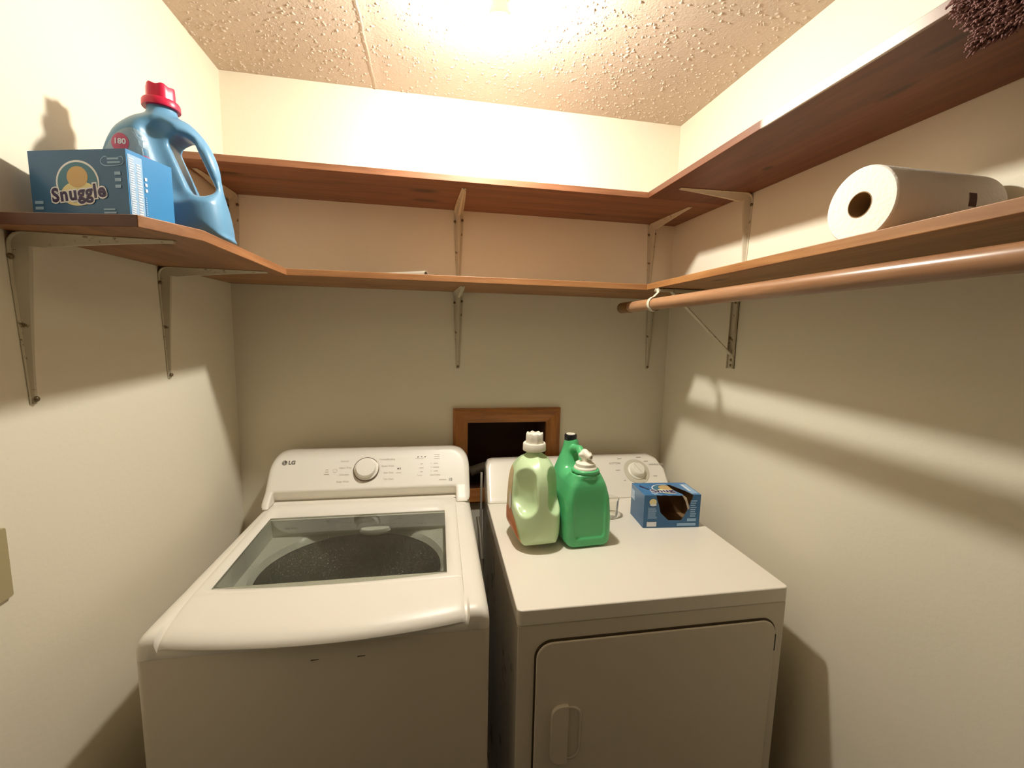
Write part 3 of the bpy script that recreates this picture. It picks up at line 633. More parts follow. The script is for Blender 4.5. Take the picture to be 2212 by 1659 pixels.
# ------------------------------------------------------------ dryer
def dryer():
    t = thing('clothes_dryer', 'white clothes dryer with a front door, on the right', 'dryer', (0.867, -0.798, 0), -0.02)
    Wd = 0.690; D = 0.765; ZT = 0.914
    MB().box((0.002, 0.003, 0.02), (Wd-0.002, D-0.03, 0.8738)).build('cabinet', [M_CABINET, M_SIDE], t, bevel=0.003)
    cab = t.children[0]
    for p in cab.data.polygons:
        if p.normal.x < -0.9: p.material_index = 1
    for x in (0.05, Wd-0.05):
        for y in (0.07, D-0.1):
            MB().lathe([(0.02, 0.0), (0.022, 0.005), (0.016, 0.01), (0.012, 0.02)], 16, Matrix.Translation((x, y, 0))).build('foot', M_BLACK, t, smooth=True)
    MB().prism(rrect(0, 0, Wd, D-0.025, [0.004, 0.004, 0.012, 0.012]), 0.8746, ZT).build('top_panel', M_ENAMEL, t, bevel=0.005, seg=4)
    # door groove and door
    Fm = Matrix(((1, 0, 0, 0), (0, 0, 1, 0), (0, 1, 0, 0), (0, 0, 0, 1)))   # (x, z, y) -> world
    MB().prism(rrect(0.0418, 0.2365, 0.6630, 0.8355, 0.041, 10), 0.0015, 0.003, Fm).build('door_gasket', M_SEAM, t)
    dr = MB().prism(rrect(0.0455, 0.24, 0.659, 0.8315, 0.038, 10), -0.005, 0.001, Fm).build('door', M_CABINET, t, bevel=0.003, seg=3)
    MB().prism(rrect(0.6585, 0.745, 0.6645, 0.79, 0.002, 3), -0.001, 0.001, Fm).build('door_catch', M_BLACK, t)
    # pocket grip: raised flap on the left, shallow well on the right
    def grip(X, Y, Z):
        a = poly_sdf(X, Z, rrect(0.0, 0.0, 0.072, 0.155, [0.03, 0.03, 0.03, 0.03], 8)); ring = smax(a, Y+0.0, 0.004)
        return smax(smax(a, -(Y+0.004), 0.004), Y-0.002, 0.002)
    g = MB(); g.prism(rrect(0.0, 0.0, 0.040, 0.150, [0.002, 0.024, 0.024, 0.002], 8), -0.014, -0.0045, Matrix.Translation((0.084, 0, 0.525)) @ Fm)
    h = g.build('handle', M_CABINET, dr, bevel=0.0045, seg=4)
    g = MB()
    for i in range(8):
        s = i/7; x0 = 0.124+0.031*0
    P_ = rrect(0.0, 0.004, 0.034, 0.142, [0.026, 0.001, 0.001, 0.026], 8); cxp, cyp = 0.004, 0.07
    V = []; Fc = []; n = len(P_)
    for sc_, dep in ((1.0, -0.0052), (0.97, -0.0075), (0.90, -0.0078), (0.84, -0.0058)):
        for (x, z) in P_: V.append((0.124+x*sc_, dep, 0.525+cyp+(z-cyp)*(0.5+0.5*sc_)))
    for j in range(3):
        for i in range(n): k = (i+1) % n; Fc.append((j*n+i, j*n+k, (j+1)*n+k, (j+1)*n+i))
    mesh('handle_well', V, Fc, M_CABINET, dr, True)
    # console
    main = [(0.600, 0.9145), (0.606, 0.922), (0.616, 0.931), (0.720, 1.036), (0.733, 1.043), (D-0.005, 1.043), (D-0.005, 0.90), (0.600, 0.90)]
    side = rrect(0.0, 0.80, 0.730, 1.0435, [0.001, 0.03, 0.002, 0.002], 6)
    side = [(0.71, 0.85), (0.722, 0.93), (0.726, 0.995), (0.706, 1.028), (0.676, 1.0435), (0.03, 1.0435), (0.012, 1.036), (0.004, 1.016), (0.0, 0.92), (0.0, 0.85)]
    def fc(X, Y, Z): return smax(smax(poly_sdf(Y, Z, main), poly_sdf(X, Z, side), 0.012), 0.914-Z, 0.001)
    sdf_obj('console', fc, (-0.012, 0.585, 0.905), (0.742, D+0.006, 1.055), 0.0035, M_ENAMEL, t)
    fd = Vector((0, 0.104, 0.105)).normalized(); nn = Vector((1, 0, 0)).cross(fd)
    FM = Matrix(((1, 0, nn.x, 0), (0, fd.y, nn.y, 0.616), (0, fd.z, nn.z, 0.931), (0, 0, 0, 1)))
    K = lambda x, s, o=0.0006: FM @ Matrix.Translation((x, s, o))
    cx, cs = 0.602, 0.085
    MB().lathe([(0.036, 0.0), (0.052, 0.0), (0.0525, 0.0012), (0.050, 0.002), (0.036, 0.002)], 56, K(cx, cs), caps=False).build('dial_plate', mat('dial_plate_grey', srgb(206, 198, 178), 0.35), t, smooth=True)
    MB().lathe([(0.037, 0.0), (0.036, 0.006), (0.030, 0.009), (0.027, 0.022), (0.023, 0.026), (0.0, 0.027)], 56, K(cx, cs), caps=False).build('dial_knob', M_WHITECAP, t, smooth=True)
    MB().box((-0.004, -0.026, 0.02), (0.004, 0.026, 0.031), K(cx, cs) @ Matrix.Rotation(0.5, 4, 'Z')).build('dial_grip', M_WHITECAP, t, bevel=0.002)
    mk = MB()
    def tx(s, x, sy, size, off=0.0):
        v, f = text_mesh(s, size, off); M_ = K(x, sy); MB().add([M_ @ Vector(p) for p in v], f).build('cycle_label', M_GREYTXT, t)
    def bar(x, s, w, h): mk.add([K(x, s) @ Vector(p) for p in ((-w/2, -h/2, 0), (w/2, -h/2, 0), (w/2, h/2, 0), (-w/2, h/2, 0))], [(0, 1, 2, 3)])
    tx('COTTON', 0.520, 0.122, 0.011, 0.0003); tx('WRINKLE FREE', 0.694, 0.112, 0.0095, 0.0003)
    for x, s, w in ((0.545, 0.142, 0.018), (0.628, 0.146, 0.02), (0.655, 0.128, 0.018), (0.526, 0.092, 0.018), (0.675, 0.062, 0.016), (0.543, 0.048, 0.008)): 
        bar(x, s, w, 0.0028); mk.build('setting_label', M_GREYTXT, t); mk.__init__()
dryer()

# ------------------------------------------------------------ bottles
def cap_mesh(r0, r1, h0, h1, ribs=0):
    """flange + fluted cup of a detergent cap"""
    m = MB(); m.lathe([(r0, 0), (r0+0.0005, 0.002), (r0, h0-0.003), (r0-0.002, h0), (r1, h0)], 48)
    n = 72; V = []; Fc = []; pr = [(r1, h0-0.001), (r1*0.99, h0+0.5*(h1-h0)), (r1*0.97, h1-0.002), (r1*0.93, h1), (r1*0.80, h1), (r1*0.76, h1-0.004), (0.001, h1-0.005)]
    for j, (r, z) in enumerate(pr):
        for i in range(n):
            a = 2*math.pi*i/n; q = r*(1+(0.035*math.cos(ribs*a) if ribs and j < 5 else 0)); V.append((q*math.cos(a), q*math.sin(a), z+(0.0015*math.cos(ribs*a) if ribs and 2 <= j < 5 else 0)))
    for j in range(len(pr)-1):
        for i in range(n): k = (i+1) % n; Fc.append((j*n+i, j*n+k, (j+1)*n+k, (j+1)*n+i))
    m.add(V, Fc); return m

def blue_jug():
    t = thing('softener_jug', 'big blue fabric softener jug with a pink cap behind the blue box', 'jug', (0.161, -0.654, ZL+T+0.0005), 0.10)
    out = catmull([(-0.088, 0.004), (-0.093, 0.03), (-0.095, 0.09), (-0.092, 0.140), (-0.083, 0.172), (-0.066, 0.204), (-0.043, 0.230), (-0.024, 0.243), (-0.020, 0.262), (0.022, 0.262), (0.026, 0.242), (0.048, 0.230), (0.074, 0.202), (0.091, 0.165), (0.098, 0.125), (0.100, 0.085), (0.106, 0.05), (0.109, 0.02), (0.104, 0.004), (0.0, 0.0)], 5)
    def f(X, Y, Z):
        d2 = poly_sdf(X, Z, out)
        hr = np.clip(((X-0.02)/0.05), 0, 1)*np.clip((Z-0.075)/0.05, 0, 1)
        half = 0.058-0.024*hr-0.030*np.clip((Z-0.19)/0.06, 0, 1)**1.5*(1-hr)
        b = smax(d2, np.abs(Y)-half, 0.050)
        hole = capsule(X, Y*0.0, Z, (0.038, 0, 0.180), (0.064, 0, 0.108), 0.0195)
        b = smax(b, -hole, 0.022)
        sc = capsule(X, Y, Z, (0.010, -0.060, 0.194), (0.034, -0.064, 0.098), 0.027)
        sc2 = capsule(X, Y, Z, (0.012, 0.062, 0.192), (0.034, 0.066, 0.10), 0.024)
        b = smax(smax(b, -sc, 0.012), -sc2, 0.012)
        neck = np.maximum(np.sqrt(X**2+Y**2)-0.022, np.abs(Z-0.25)-0.014); return smin(b, neck, 0.01)
    body = sdf_obj('jug_body', f, (-0.115, -0.068, -0.006), (0.12, 0.068, 0.272), 0.0032, M_BLUEJUG, t)
    c = cap_mesh(0.0305, 0.0235, 0.014, 0.040, 6); c.v = [(x, y, z+0.251) for x, y, z in c.v]
    o = c.build('cap', M_PINK, t, smooth=True); o['label'] = 'pink fluted cap'
    LM = mat('label_film', srgb(138, 164, 182), 0.35); LP = mat('label_pink', srgb(190, 84, 116), 0.4); LW = mat('label_white', srgb(216, 216, 224), 0.4)
    lab = catmull([(-0.072, 0.05), (-0.078, 0.13), (-0.062, 0.170), (-0.034, 0.190), (-0.012, 0.184), (-0.006, 0.156), (-0.004, 0.05)], 5)
    o = decal('label', lab, [tuple(range(len(lab)))], body, (0, 0, 0), (1, 0, 0), (0, 0, 1), (0, -1, 0), LM, t); o['label'] = 'pale label on the front of the jug'
    v, fc = disc2(-0.046, 0.163, 0.0145, 0.0165); decal('badge', v, fc, body, (0, 0, 0), (1, 0, 0), (0, 0, 1), (0, -1, 0), LP, o, 0.0011)
    v, fc = text_mesh('180', 0.0135, 0.0005); decal('badge_number', [(x-0.046, y+0.164) for x, y, z in v], fc, body, (0, 0, 0), (1, 0, 0), (0, 0, 1), (0, -1, 0), LW, o, 0.0017)
    v, fc = disc2(-0.010, 0.137, 0.010, 0.007); decal('badge', v, fc, body, (0, 0, 0), (1, 0, 0), (0, 0, 1), (0, -1, 0), LP, o, 0.0011)
blue_jug()

def pale_bottle():
    t = thing('detergent_bottle', 'pale green detergent bottle with a white cap on the dryer', 'bottle', (0.977, -0.470, 0.9145), 0.06)
    half = catmull([(-0.056, 0.003), (-0.066, 0.020), (-0.070, 0.06), (-0.069, 0.12), (-0.066, 0.18), (-0.060, 0.222), (-0.048, 0.252), (-0.032, 0.271), (-0.026, 0.29), (0.026, 0.29), (0.032, 0.271), (0.048, 0.252), (0.060, 0.222), (0.066, 0.18), (0.069, 0.12), (0.070, 0.06), (0.066, 0.020), (0.056, 0.003), (0, 0)], 4)
    prof = catmull([(-0.088, 0.003), (-0.098, 0.025), (-0.100, 0.09), (-0.097, 0.17), (-0.087, 0.217), (-0.064, 0.252), (-0.036, 0.271), (-0.026, 0.29), (0.026, 0.29), (0.036, 0.271), (0.064, 0.252), (0.087, 0.217), (0.097, 0.17), (0.100, 0.09), (0.098, 0.025), (0.088, 0.003), (0, 0)], 4)
    def f(X, Y, Z):
        b = smax(poly_sdf(X, Z, half), poly_sdf(Y*1.0, Z, prof), 0.075)
        # two thumb wells either side of the grip column at the near end
        for s in (-1, 1):
            w = capsule(X, Y, Z, (s*0.0515, -0.072, 0.206), (s*0.0505, -0.080, 0.144), 0.0365)
            w2 = capsule(X, Y, Z, (s*0.066, -0.045, 0.20), (s*0.066, -0.045, 0.15), 0.022)
            b = smax(b, -smin(w, w2, 0.02), 0.007)
        return b
    body = sdf_obj('bottle_body', f, (-0.08, -0.11, -0.006), (0.08, 0.11, 0.298), 0.0032, M_PALE, t)
    c = cap_mesh(0.0335, 0.0255, 0.022, 0.050, 8); c.v = [(x, y, z+0.274) for x, y, z in c.v]
    c.build('cap', M_WHITECAP, t, smooth=True)['label'] = 'white fluted cap'
    OR = mat('label_orange', srgb(196, 116, 62), 0.4, var=0.25, vscale=60); FL = mat('label_floral', srgb(206, 182, 128), 0.4, var=0.35, vscale=70); WH = mat('label_pale', srgb(220, 214, 200), 0.4, var=0.1, vscale=60)
    R3 = ((0, 0, 0), (0, -1, 0), (0, 0, 1), (-1, 0, 0))
    lab = catmull([(-0.05, 0.025), (-0.052, 0.20), (-0.02, 0.220), (0.006, 0.21), (0.012, 0.16), (0.016, 0.11), (0.050, 0.090), (0.068, 0.055), (0.068, 0.014), (0.0, 0.022)], 5)
    o = decal('label', lab, [tuple(range(len(lab)))], body, R3[0], R3[1], R3[2], R3[3], FL, t); o['label'] = 'floral label on the side'
    v = catmull([(-0.048, 0.025), (-0.048, 0.09), (0.01, 0.105), (0.048, 0.084), (0.064, 0.052), (0.065, 0.018), (0, 0.026)], 5); decal('label_panel', v, [tuple(range(len(v)))], body, *R3, OR, o, 0.0012)
    v, fc = disc2(0.0, 0.125, 0.013, 0.026); decal('label_panel', v, fc, body, *R3, WH, o, 0.0016)
    o = decal('label', [(-x, y) for x, y in lab][::-1], [tuple(range(len(lab)))], body, (0, 0, 0), (0, 1, 0), (0, 0, 1), (1, 0, 0), WH, t)
pale_bottle()

def green_jug():
    t = thing('dispenser_jug', 'green dispenser jug with a white tap, black-capped neck and loop handle on the dryer', 'jug', (1.127, -0.552, 0.9145), 0.05)
    # profile in (y, z): y=0 is the near face
    out = catmull([(0.008, 0.004), (0.0, 0.02), (0.0, 0.10), (0.004, 0.17), (0.016, 0.205), (0.030, 0.218), (0.062, 0.216), (0.080, 0.204), (0.108, 0.203), (0.126, 0.217), (0.138, 0.250), (0.143, 0.282), (0.170, 0.282), (0.174, 0.255), (0.179, 0.20), (0.183, 0.12), (0.183, 0.02), (0.176, 0.003), (0.09, 0.0)], 4)
    hw = lambda z: np.interp(z, [0, 0.02, 0.08, 0.14, 0.18, 0.208, 0.230, 0.250, 0.268, 0.285], [0.066, 0.072, 0.072, 0.067, 0.057, 0.046, 0.037, 0.027, 0.019, 0.0165])
    def f(X, Y, Z):
        b = smax(poly_sdf(Y, Z, out), np.abs(X)-hw(Z), 0.026)
        fr = smax(np.sqrt(X**2+(Y-0.048)**2)-0.0405, np.abs(Z-0.214)-0.010, 0.004); b = smin(b, fr, 0.010)
        b = np.maximum(b, -np.maximum(np.abs(np.sqrt(X**2+(Y-0.048)**2)-0.0405)-0.0035, np.abs(Z-0.214)-0.0018))
        nk = smax(np.sqrt((X+0.006)**2+(Y-0.157)**2)-np.interp(Z, [0.19, 0.24, 0.285], [0.042, 0.023, 0.0165]), np.abs(Z-0.237)-0.047, 0.004); b = smin(b, nk, 0.02)
        # loop handle
        hp_ = [(0, 0.072, 0.206), (0, 0.070, 0.236), (0, 0.077, 0.256), (0, 0.096, 0.268), (-0.003, 0.120, 0.264), (-0.006, 0.150, 0.250)]
        hd = np.full(X.shape, 9.0)
        for a, c in zip(hp_[:-1], hp_[1:]): hd = np.minimum(hd, capsule(X, Y, Z, a, c, 0.0115))
        b = smin(b, hd, 0.007)
        pn = poly_sdf(X, Z, rrect(-0.046, 0.03, 0.046, 0.19, [0.03, 0.03, 0.01, 0.01], 5)); b = smax(b, -smax(pn, Y-0.0045, 0.004), 0.006)
        return b
    sdf_obj('jug_body', f, (-0.08, -0.008, -0.006), (0.08, 0.195, 0.298), 0.003, M_GREEN, t)
    c = MB().lathe([(0.018, 0.270), (0.0195, 0.272), (0.0195, 0.287), (0.018, 0.2895), (0.0145, 0.2895), (0.0140, 0.283), (0.0, 0.283)], 36, Matrix.Translation((-0.006, 0.157, 0.0105)), caps=False).build('neck_cap', M_BLACK, t, smooth=True); c['label'] = 'black ring cap on the neck'
    MB().lathe([(0.0143, 0.290), (0.0138, 0.291), (0.0095, 0.2905), (0.0085, 0.284), (0.0, 0.284)], 30, Matrix.Translation((-0.006, 0.157, 0.0105)), caps=False).build('cap_liner', M_WHITECAP, c, smooth=True)
    s = MB(); s.lathe([(0.0335, 0.221), (0.034, 0.226), (0.0315, 0.230), (0.0290, 0.231), (0.0285, 0.240), (0.024, 0.243), (0.0, 0.244)], 44, Matrix.Translation((0, 0.048, 0)), caps=False)
    tap = s.build('tap', M_WHITECAP, t, smooth=True); tap['label'] = 'white push tap'
    def g(X, Y, Z):
        a = capsule(X, Y, Z, (0, 0.052, 0.240), (0, 0.056, 0.268), 0.0105)
        b = capsule(X, Y, Z, (0.0, 0.056, 0.266), (0.006, 0.030, 0.262), 0.0085)
        w = capsule(X, Y, Z, (-0.013, 0.054, 0.262), (0.014, 0.054, 0.262), 0.0075)
        q = smin(smin(a, b, 0.008), w, 0.006); h_ = capsule(X, Y, Z, (0.008, 0.028, 0.262), (0.012, 0.01, 0.258), 0.005); return smax(q, -h_, 0.002)
    sdf_obj('tap_button', g, (-0.025, 0.015, 0.225), (0.026, 0.072, 0.285), 0.0018, M_WHITECAP, tap)
green_jug()

# clear measuring cup behind the green jug
def cup():
    g = bpy.data.materials.new('clear_plastic'); g.use_nodes = True; nt = g.node_tree; L = nt.links; nt.nodes.remove(nt.nodes['Principled BSDF'])
    tr = nt.nodes.new('ShaderNodeBsdfTransparent'); tr.inputs[0].default_value = (0.96, 0.96, 0.94, 1); gl = nt.nodes.new('ShaderNodeBsdfGlossy'); gl.inputs['Roughness'].default_value = 0.3
    fr = nt.nodes.new('ShaderNodeFresnel'); fr.inputs[0].default_value = 1.12; mx = nt.nodes.new('ShaderNodeMixShader')
    L.new(fr.outputs[0], mx.inputs[0]); L.new(tr.outputs[0], mx.inputs[1]); L.new(gl.outputs[0], mx.inputs[2]); L.new(mx.outputs[0], nt.nodes['Material Output'].inputs[0])
    o = MB().lathe([(0.0, 0.0), (0.026, 0.0), (0.030, 0.002), (0.0315, 0.01), (0.034, 0.062), (0.035, 0.0635), (0.0335, 0.0635), (0.0305, 0.010), (0.027, 0.004), (0.0, 0.004)], 40, Matrix.Translation((0, 0, 0)), caps=False).build('measuring_cup', g, smooth=True)
    o.location = (1.272, -0.352, 0.9146); tag(o, 'clear plastic measuring cup on the dryer behind the green jug', 'cup')
cup()

# ------------------------------------------------------------ dryer sheet boxes
def panel_mesh(outer, hole=None, th=0.0008):
    """cardboard panel with an optional torn hole; returns verts/faces for printed side (k=0) and inner side (k=1)"""
    bm = bmesh.new(); es = []
    for loop in [outer]+([hole] if hole else []):
        vs_ = [bm.verts.new((x, y, 0)) for x, y in loop]
        es += [bm.edges.new((vs_[i], vs_[(i+1) % len(vs_)])) for i in range(len(vs_))]
    bmesh.ops.triangle_fill(bm, edges=es, use_beauty=True)
    bm.verts.ensure_lookup_table(); V = [tuple(v.co) for v in bm.verts]; Fc = []
    for f in bm.faces:
        q = [v.index for v in f.verts]
        if f.normal.z < 0: q = q[::-1]
        Fc.append(tuple(q))
    bm.free(); return V, Fc
def basis(o, u, v):
    u = Vector(u); v = Vector(v); n = u.cross(v); return Matrix(((u.x, v.x, n.x, o[0]), (u.y, v.y, n.y, o[1]), (u.z, v.z, n.z, o[2]), (0, 0, 0, 1)))
BLUE = lambda n, a, b: (lambda m: m)(mat(n, a, 0.3, spec=0.5, var=b, vscale=18))
M_BOXB = BLUE('box_blue', srgb(64, 124, 178), 0.12); M_BOXL = BLUE('box_light_blue', srgb(58, 136, 194), 0.08); M_BOXD = BLUE('box_deep_blue', srgb(56, 104, 148), 0.14)
M_PURP = mat('purple_print', srgb(52, 34, 82), 0.4); M_WPR = mat('white_print', srgb(232, 234, 240), 0.4); M_TINT = mat('pale_blue_print', srgb(150, 186, 220), 0.4); M_SUN = mat('cream_print', srgb(226, 216, 164), 0.4); M_BEAR = mat('tan_print', srgb(206, 172, 116), 0.4, var=0.06, vscale=30); M_TEAL = mat('teal_print', srgb(70, 124, 150), 0.4)
def print_panel(mb_, M, items):
    for (k, V, Fc, z) in items: mb_.add([M @ Vector((p[0], p[1], z)) for p in V], Fc, k)
def rect(x0, y0, x1, y1): return [(x0, y0), (x1, y0), (x1, y1), (x0, y1)], [(0, 1, 2, 3)]
def logo_art(cx, cy, s, rot=0.06):
    """name plate of the pack: pale sun disc, cream halo, word"""
    c, sn = math.cos(rot), math.sin(rot); tr = lambda V: [(cx+s*(p[0]*c-p[1]*sn), cy+s*(p[0]*sn+p[1]*c)) for p in V]
    items = []
    V, F = disc2(0, 0.10, 0.62, 0.55, 36); items.append((3, tr(V), F, 0.0004))       # white ring
    V, F = disc2(0, 0.10, 0.57, 0.50, 36); items.append((6, tr(V), F, 0.0006))       # teal disc
    V, F = disc2(0.0, -0.16, 0.50, 0.30, 30); items.append((4, tr(V), F, 0.0008))       # cream sun
    V, F = disc2(0.02, 0.24, 0.30, 0.26, 30); items.append((5, tr(V), F, 0.0009))       # plain tan disc
    V, F = text_mesh('Snuggle', 0.46, 0.050, spacing=1.12); V = [(x, y+0.10*x*0.3, z) for x, y, z in V]; items.append((3, tr([(x, y-0.16) for x, y, z in V]), F, 0.0011))
    V, F = text_mesh('Snuggle', 0.46, 0.018, spacing=1.12); V = [(x, y+0.10*x*0.3, z) for x, y, z in V]; items.append((2, tr([(x, y-0.16) for x, y, z in V]), F, 0.0013))
    return items
MATS = None
def bars(k, x0, x1, y0, y1, n, z=0.001, ragged=0.25):
    out = []; h = (y1-y0)/n
    for i in range(n):
        w = (x1-x0)*(1-random.random()*ragged); V, F = rect(x0, y0+h*(i+0.25), x0+w, y0+h*(i+0.75)); out.append((k, V, F, z))
    return out
MATS = [M_BOXB, M_CARD, M_PURP, M_WPR, M_SUN, M_BEAR, M_TEAL, M_TINT, M_BOXL, M_BOXD]

def shelf_box():
    L_, D_, H_ = 0.178, 0.082, 0.1105
    t = thing('dryer_sheet_box', 'blue carton with purple lettering on the left end of the short shelf', 'box', (0.031, -0.790, ZL+T+0.0004), -0.295)
    m = MB(); m.box((0, 0, 0), (L_, D_, H_)); o = m.build('carton', MATS, t)
    for p in o.data.polygons: p.material_index = 8 if p.normal.x > 0.9 else (9 if p.normal.y < -0.9 else 0)
    f = MB(); MF = basis((0, 0, 0), (1, 0, 0), (0, 0, 1))
    it = logo_art(0.088, 0.053, 0.064, 0.05)
    V, F = catmull([(0.150, 0.094), (0.142, 0.100), (0.134, 0.096), (0.132, 0.090), (0.138, 0.085), (0.150, 0.084), (0.170, 0.086), (0.174, 0.092), (0.170, 0.099)], 3), None
    it.append((7, V, [tuple(range(len(V)))], 0.0006)); V2 = [(x*0.94+0.0092, (y-0.092)*0.84+0.092) for x, y in V]; it.append((9, V2, [tuple(range(len(V2)))], 0.0008))
    it += bars(7, 0.145, 0.170, 0.087, 0.098, 2, 0.001)+bars(7, 0.156, 0.168, 0.048, 0.078, 3, 0.0008)
    it += bars(7, 0.132, 0.158, 0.010, 0.020, 2, 0.0009)+bars(7, 0.006, 0.022, 0.016, 0.034, 2, 0.0009)+bars(7, 0.006, 0.032, 0.004, 0.010, 2, 0.0009)
    V, F = disc2(0.065, 0.004, 0.026, 0.008); it.append((7, V, F, 0.0007))
    print_panel(f, MF, [(k, [(x, max(0.0005, min(H_-0.0005, y))) for x, y in [(p[0], p[1]) for p in V]], F, z) for k, V, F, z in it])
    f.build('printed_front', MATS, t)
    s = MB(); MS = basis((L_, 0, 0), (0, 1, 0), (0, 0, 1))
    it = [(7, *rect(0.002, 0.002, 0.026, 0.104), 0.0005)]+bars(3, 0.004, 0.012, 0.006, 0.100, 26, 0.0009, 0.3)+bars(3, 0.016, 0.024, 0.012, 0.094, 20, 0.0009, 0.3)
    for i in range(3): it.append((3, *rect(0.029, 0.053+0.009*i, 0.033, 0.058+0.009*i), 0.0008))
    it += bars(7, 0.028, 0.031, 0.004, 0.045, 12, 0.0007)
    print_panel(s, MS, it); s.build('printed_side', MATS, t)
shelf_box()

def dryer_box():
    L_, D_, H_ = 0.188, 0.112, 0.109
    t = thing('dryer_sheet_box', 'blue carton with a torn-open hole on the dryer by the right wall', 'box', (1.347, -0.455, 0.9146), -0.10)
    a = [(0, 0), (L_, 0), (L_, H_), (0, H_)]
    fx = lambda X: (X-500)/1340*L_; fz = lambda Z: (1310-Z)/790*H_
    front = [(0, 0), (L_, 0), (L_, H_), (fx(1650), H_), (fx(1640), fz(620)), (fx(1600), fz(690)), (fx(1530), fz(900)), (fx(1460), fz(1040)), (fx(1400), fz(1135)), (fx(1090), fz(1130)), (fx(900), fz(950)), (fx(850), fz(760)), (fx(790), fz(590)), (fx(780), H_), (0, H_)]
    V, F = panel_mesh(front); c = MB()
    MF = basis((0, 0, 0), (1, 0, 0), (0, 0, 1)); c.add([MF @ Vector(p) for p in V], F, 9)
    top = [(0, 0), (fx(780), 0), (fx(860), -0.004), (fx(960), -0.001), (fx(1080), -0.005), (fx(1180), -0.003), (fx(1300), -0.006), (fx(1400), -0.004), (0.128, 0.006), (0.118, 0.030), (0.113, 0.060), (0.112, 0.094), (0.125, 0.090), (0.140, 0.060), (0.152, 0.034), (fx(1650), 0), (L_, 0), (L_, D_), (0, D_)]
    V, F = panel_mesh(top); MT = basis((0, 0, H_), (1, 0, 0), (0, 1, 0)); c.add([MT @ Vector(p) for p in V], F, 0)
    V, F = panel_mesh([(0, 0), (D_, 0), (D_, H_), (0, H_)])
    c.add([basis((0, D_, 0), (0, -1, 0), (0, 0, 1)) @ Vector(p) for p in V], F, 9)          # left side
    c.add([basis((L_, 0, 0), (0, 1, 0), (0, 0, 1)) @ Vector(p) for p in V], F, 9)           # right side
    V, F = panel_mesh([(0, 0), (L_, 0), (L_, H_), (0, H_)]); c.add([basis((L_, D_, 0), (-1, 0, 0), (0, 0, 1)) @ Vector(p) for p in V], F, 0)
    V, F = panel_mesh([(0, 0), (L_, 0), (L_, D_), (0, D_)]); c.add([basis((0, D_, 0), (1, 0, 0), (0, -1, 0)) @ Vector(p) for p in V], F, 0)
    o = c.build('carton', MATS, t)
    b2 = MB(); ins = 0.0007
    for fa in range(1): pass
    # brown inner lining: the same panels pushed inwards
    iv = []; 
    for v in c.v:
        x, y, z = v; iv.append((min(max(x, ins), L_-ins), min(max(y, ins), D_-ins), min(max(z, ins), H_-ins)))
    mesh('inner_lining', iv, [tuple(reversed(f)) for f in c.f], M_CARD, t)['label'] = 'brown bare cardboard inside'
    # torn strip of carton bridging the hole
    mesh('torn_strip', [(0.128, 0.006, H_-0.001), (0.140, 0.0, H_-0.010), (0.152, -0.001, H_-0.045), (0.146, -0.001, H_-0.050), (0.136, 0.0, H_-0.02), (0.124, 0.008, H_-0.0005)], [(0, 1, 4, 5), (1, 2, 3, 4)], mat('torn_edge', srgb(176, 160, 140), 0.8), t)
    f = MB(); it = logo_art(0.096, 0.046, 0.078, 0.0)
    def clip(V): return [(min(max(x, 0.046), 0.111), y if y > -0.003 else -0.003) for x, y in [(p[0], p[1]) for p in V]]
    it = [(k, [(min(x, 0.1125), max(y, 0.001)) for x, y in [(p[0], p[1]) for p in V]], F, z) for k, V, F, z in it]
    V, F = rect(0.026, 0.004, 0.056, 0.012); it += [(7, *rect(0.028, 0.010, 0.050, 0.018), 0.0006), (7, *rect(0.034, 0.003, 0.060, 0.008), 0.0006), (7, *rect(0.160, 0.010, 0.184, 0.095), 0.0005), (3, *rect(0.163, 0.03, 0.170, 0.09), 0.0008)]
    V = [(0.012, 0.078), (0.018, 0.088), (0.028, 0.066), (0.038, 0.052), (0.030, 0.050)]; it.append((2, V, [(0, 1, 2, 3, 4)][:1], 0.0008))
    print_panel(f, MT, it); f.build('printed_top', MATS, t)
    f = MB(); print_panel(f, MF, bars(7, 0.155, 0.176, 0.034, 0.092, 8, 0.0007, 0.3)+[(7, *rect(0.113, 0.005, 0.176, 0.014), 0.0006), (7, *rect(0.146, 0.020, 0.176, 0.030), 0.0006)]); f.build('printed_text', MATS, t)
    f = MB(); it = bars(7, 0.014, 0.044, 0.030, 0.068, 12, 0.0007, 0.2)+[(3, *rect(0.012, 0.004, 0.044, 0.020), 0.0006)]
    V, F = disc2(0.029, 0.086, 0.012, 0.011); it.append((4, V, F, 0.0008)); V, F = disc2(0.030, 0.077, 0.011, 0.004); it.append((3, V, F, 0.001))
    print_panel(f, MF, it); f.build('printed_front', MATS, t)
    f = MB(); ML = basis((0, D_, 0), (0, -1, 0), (0, 0, 1)); it = [(7, *rect(0.004, 0.06, 0.035, 0.095), 0.0005)]+bars(3, 0.006, 0.030, 0.062, 0.092, 5, 0.0008)
    print_panel(f, ML, it); f.build('printed_side', MATS, t)
dryer_box()

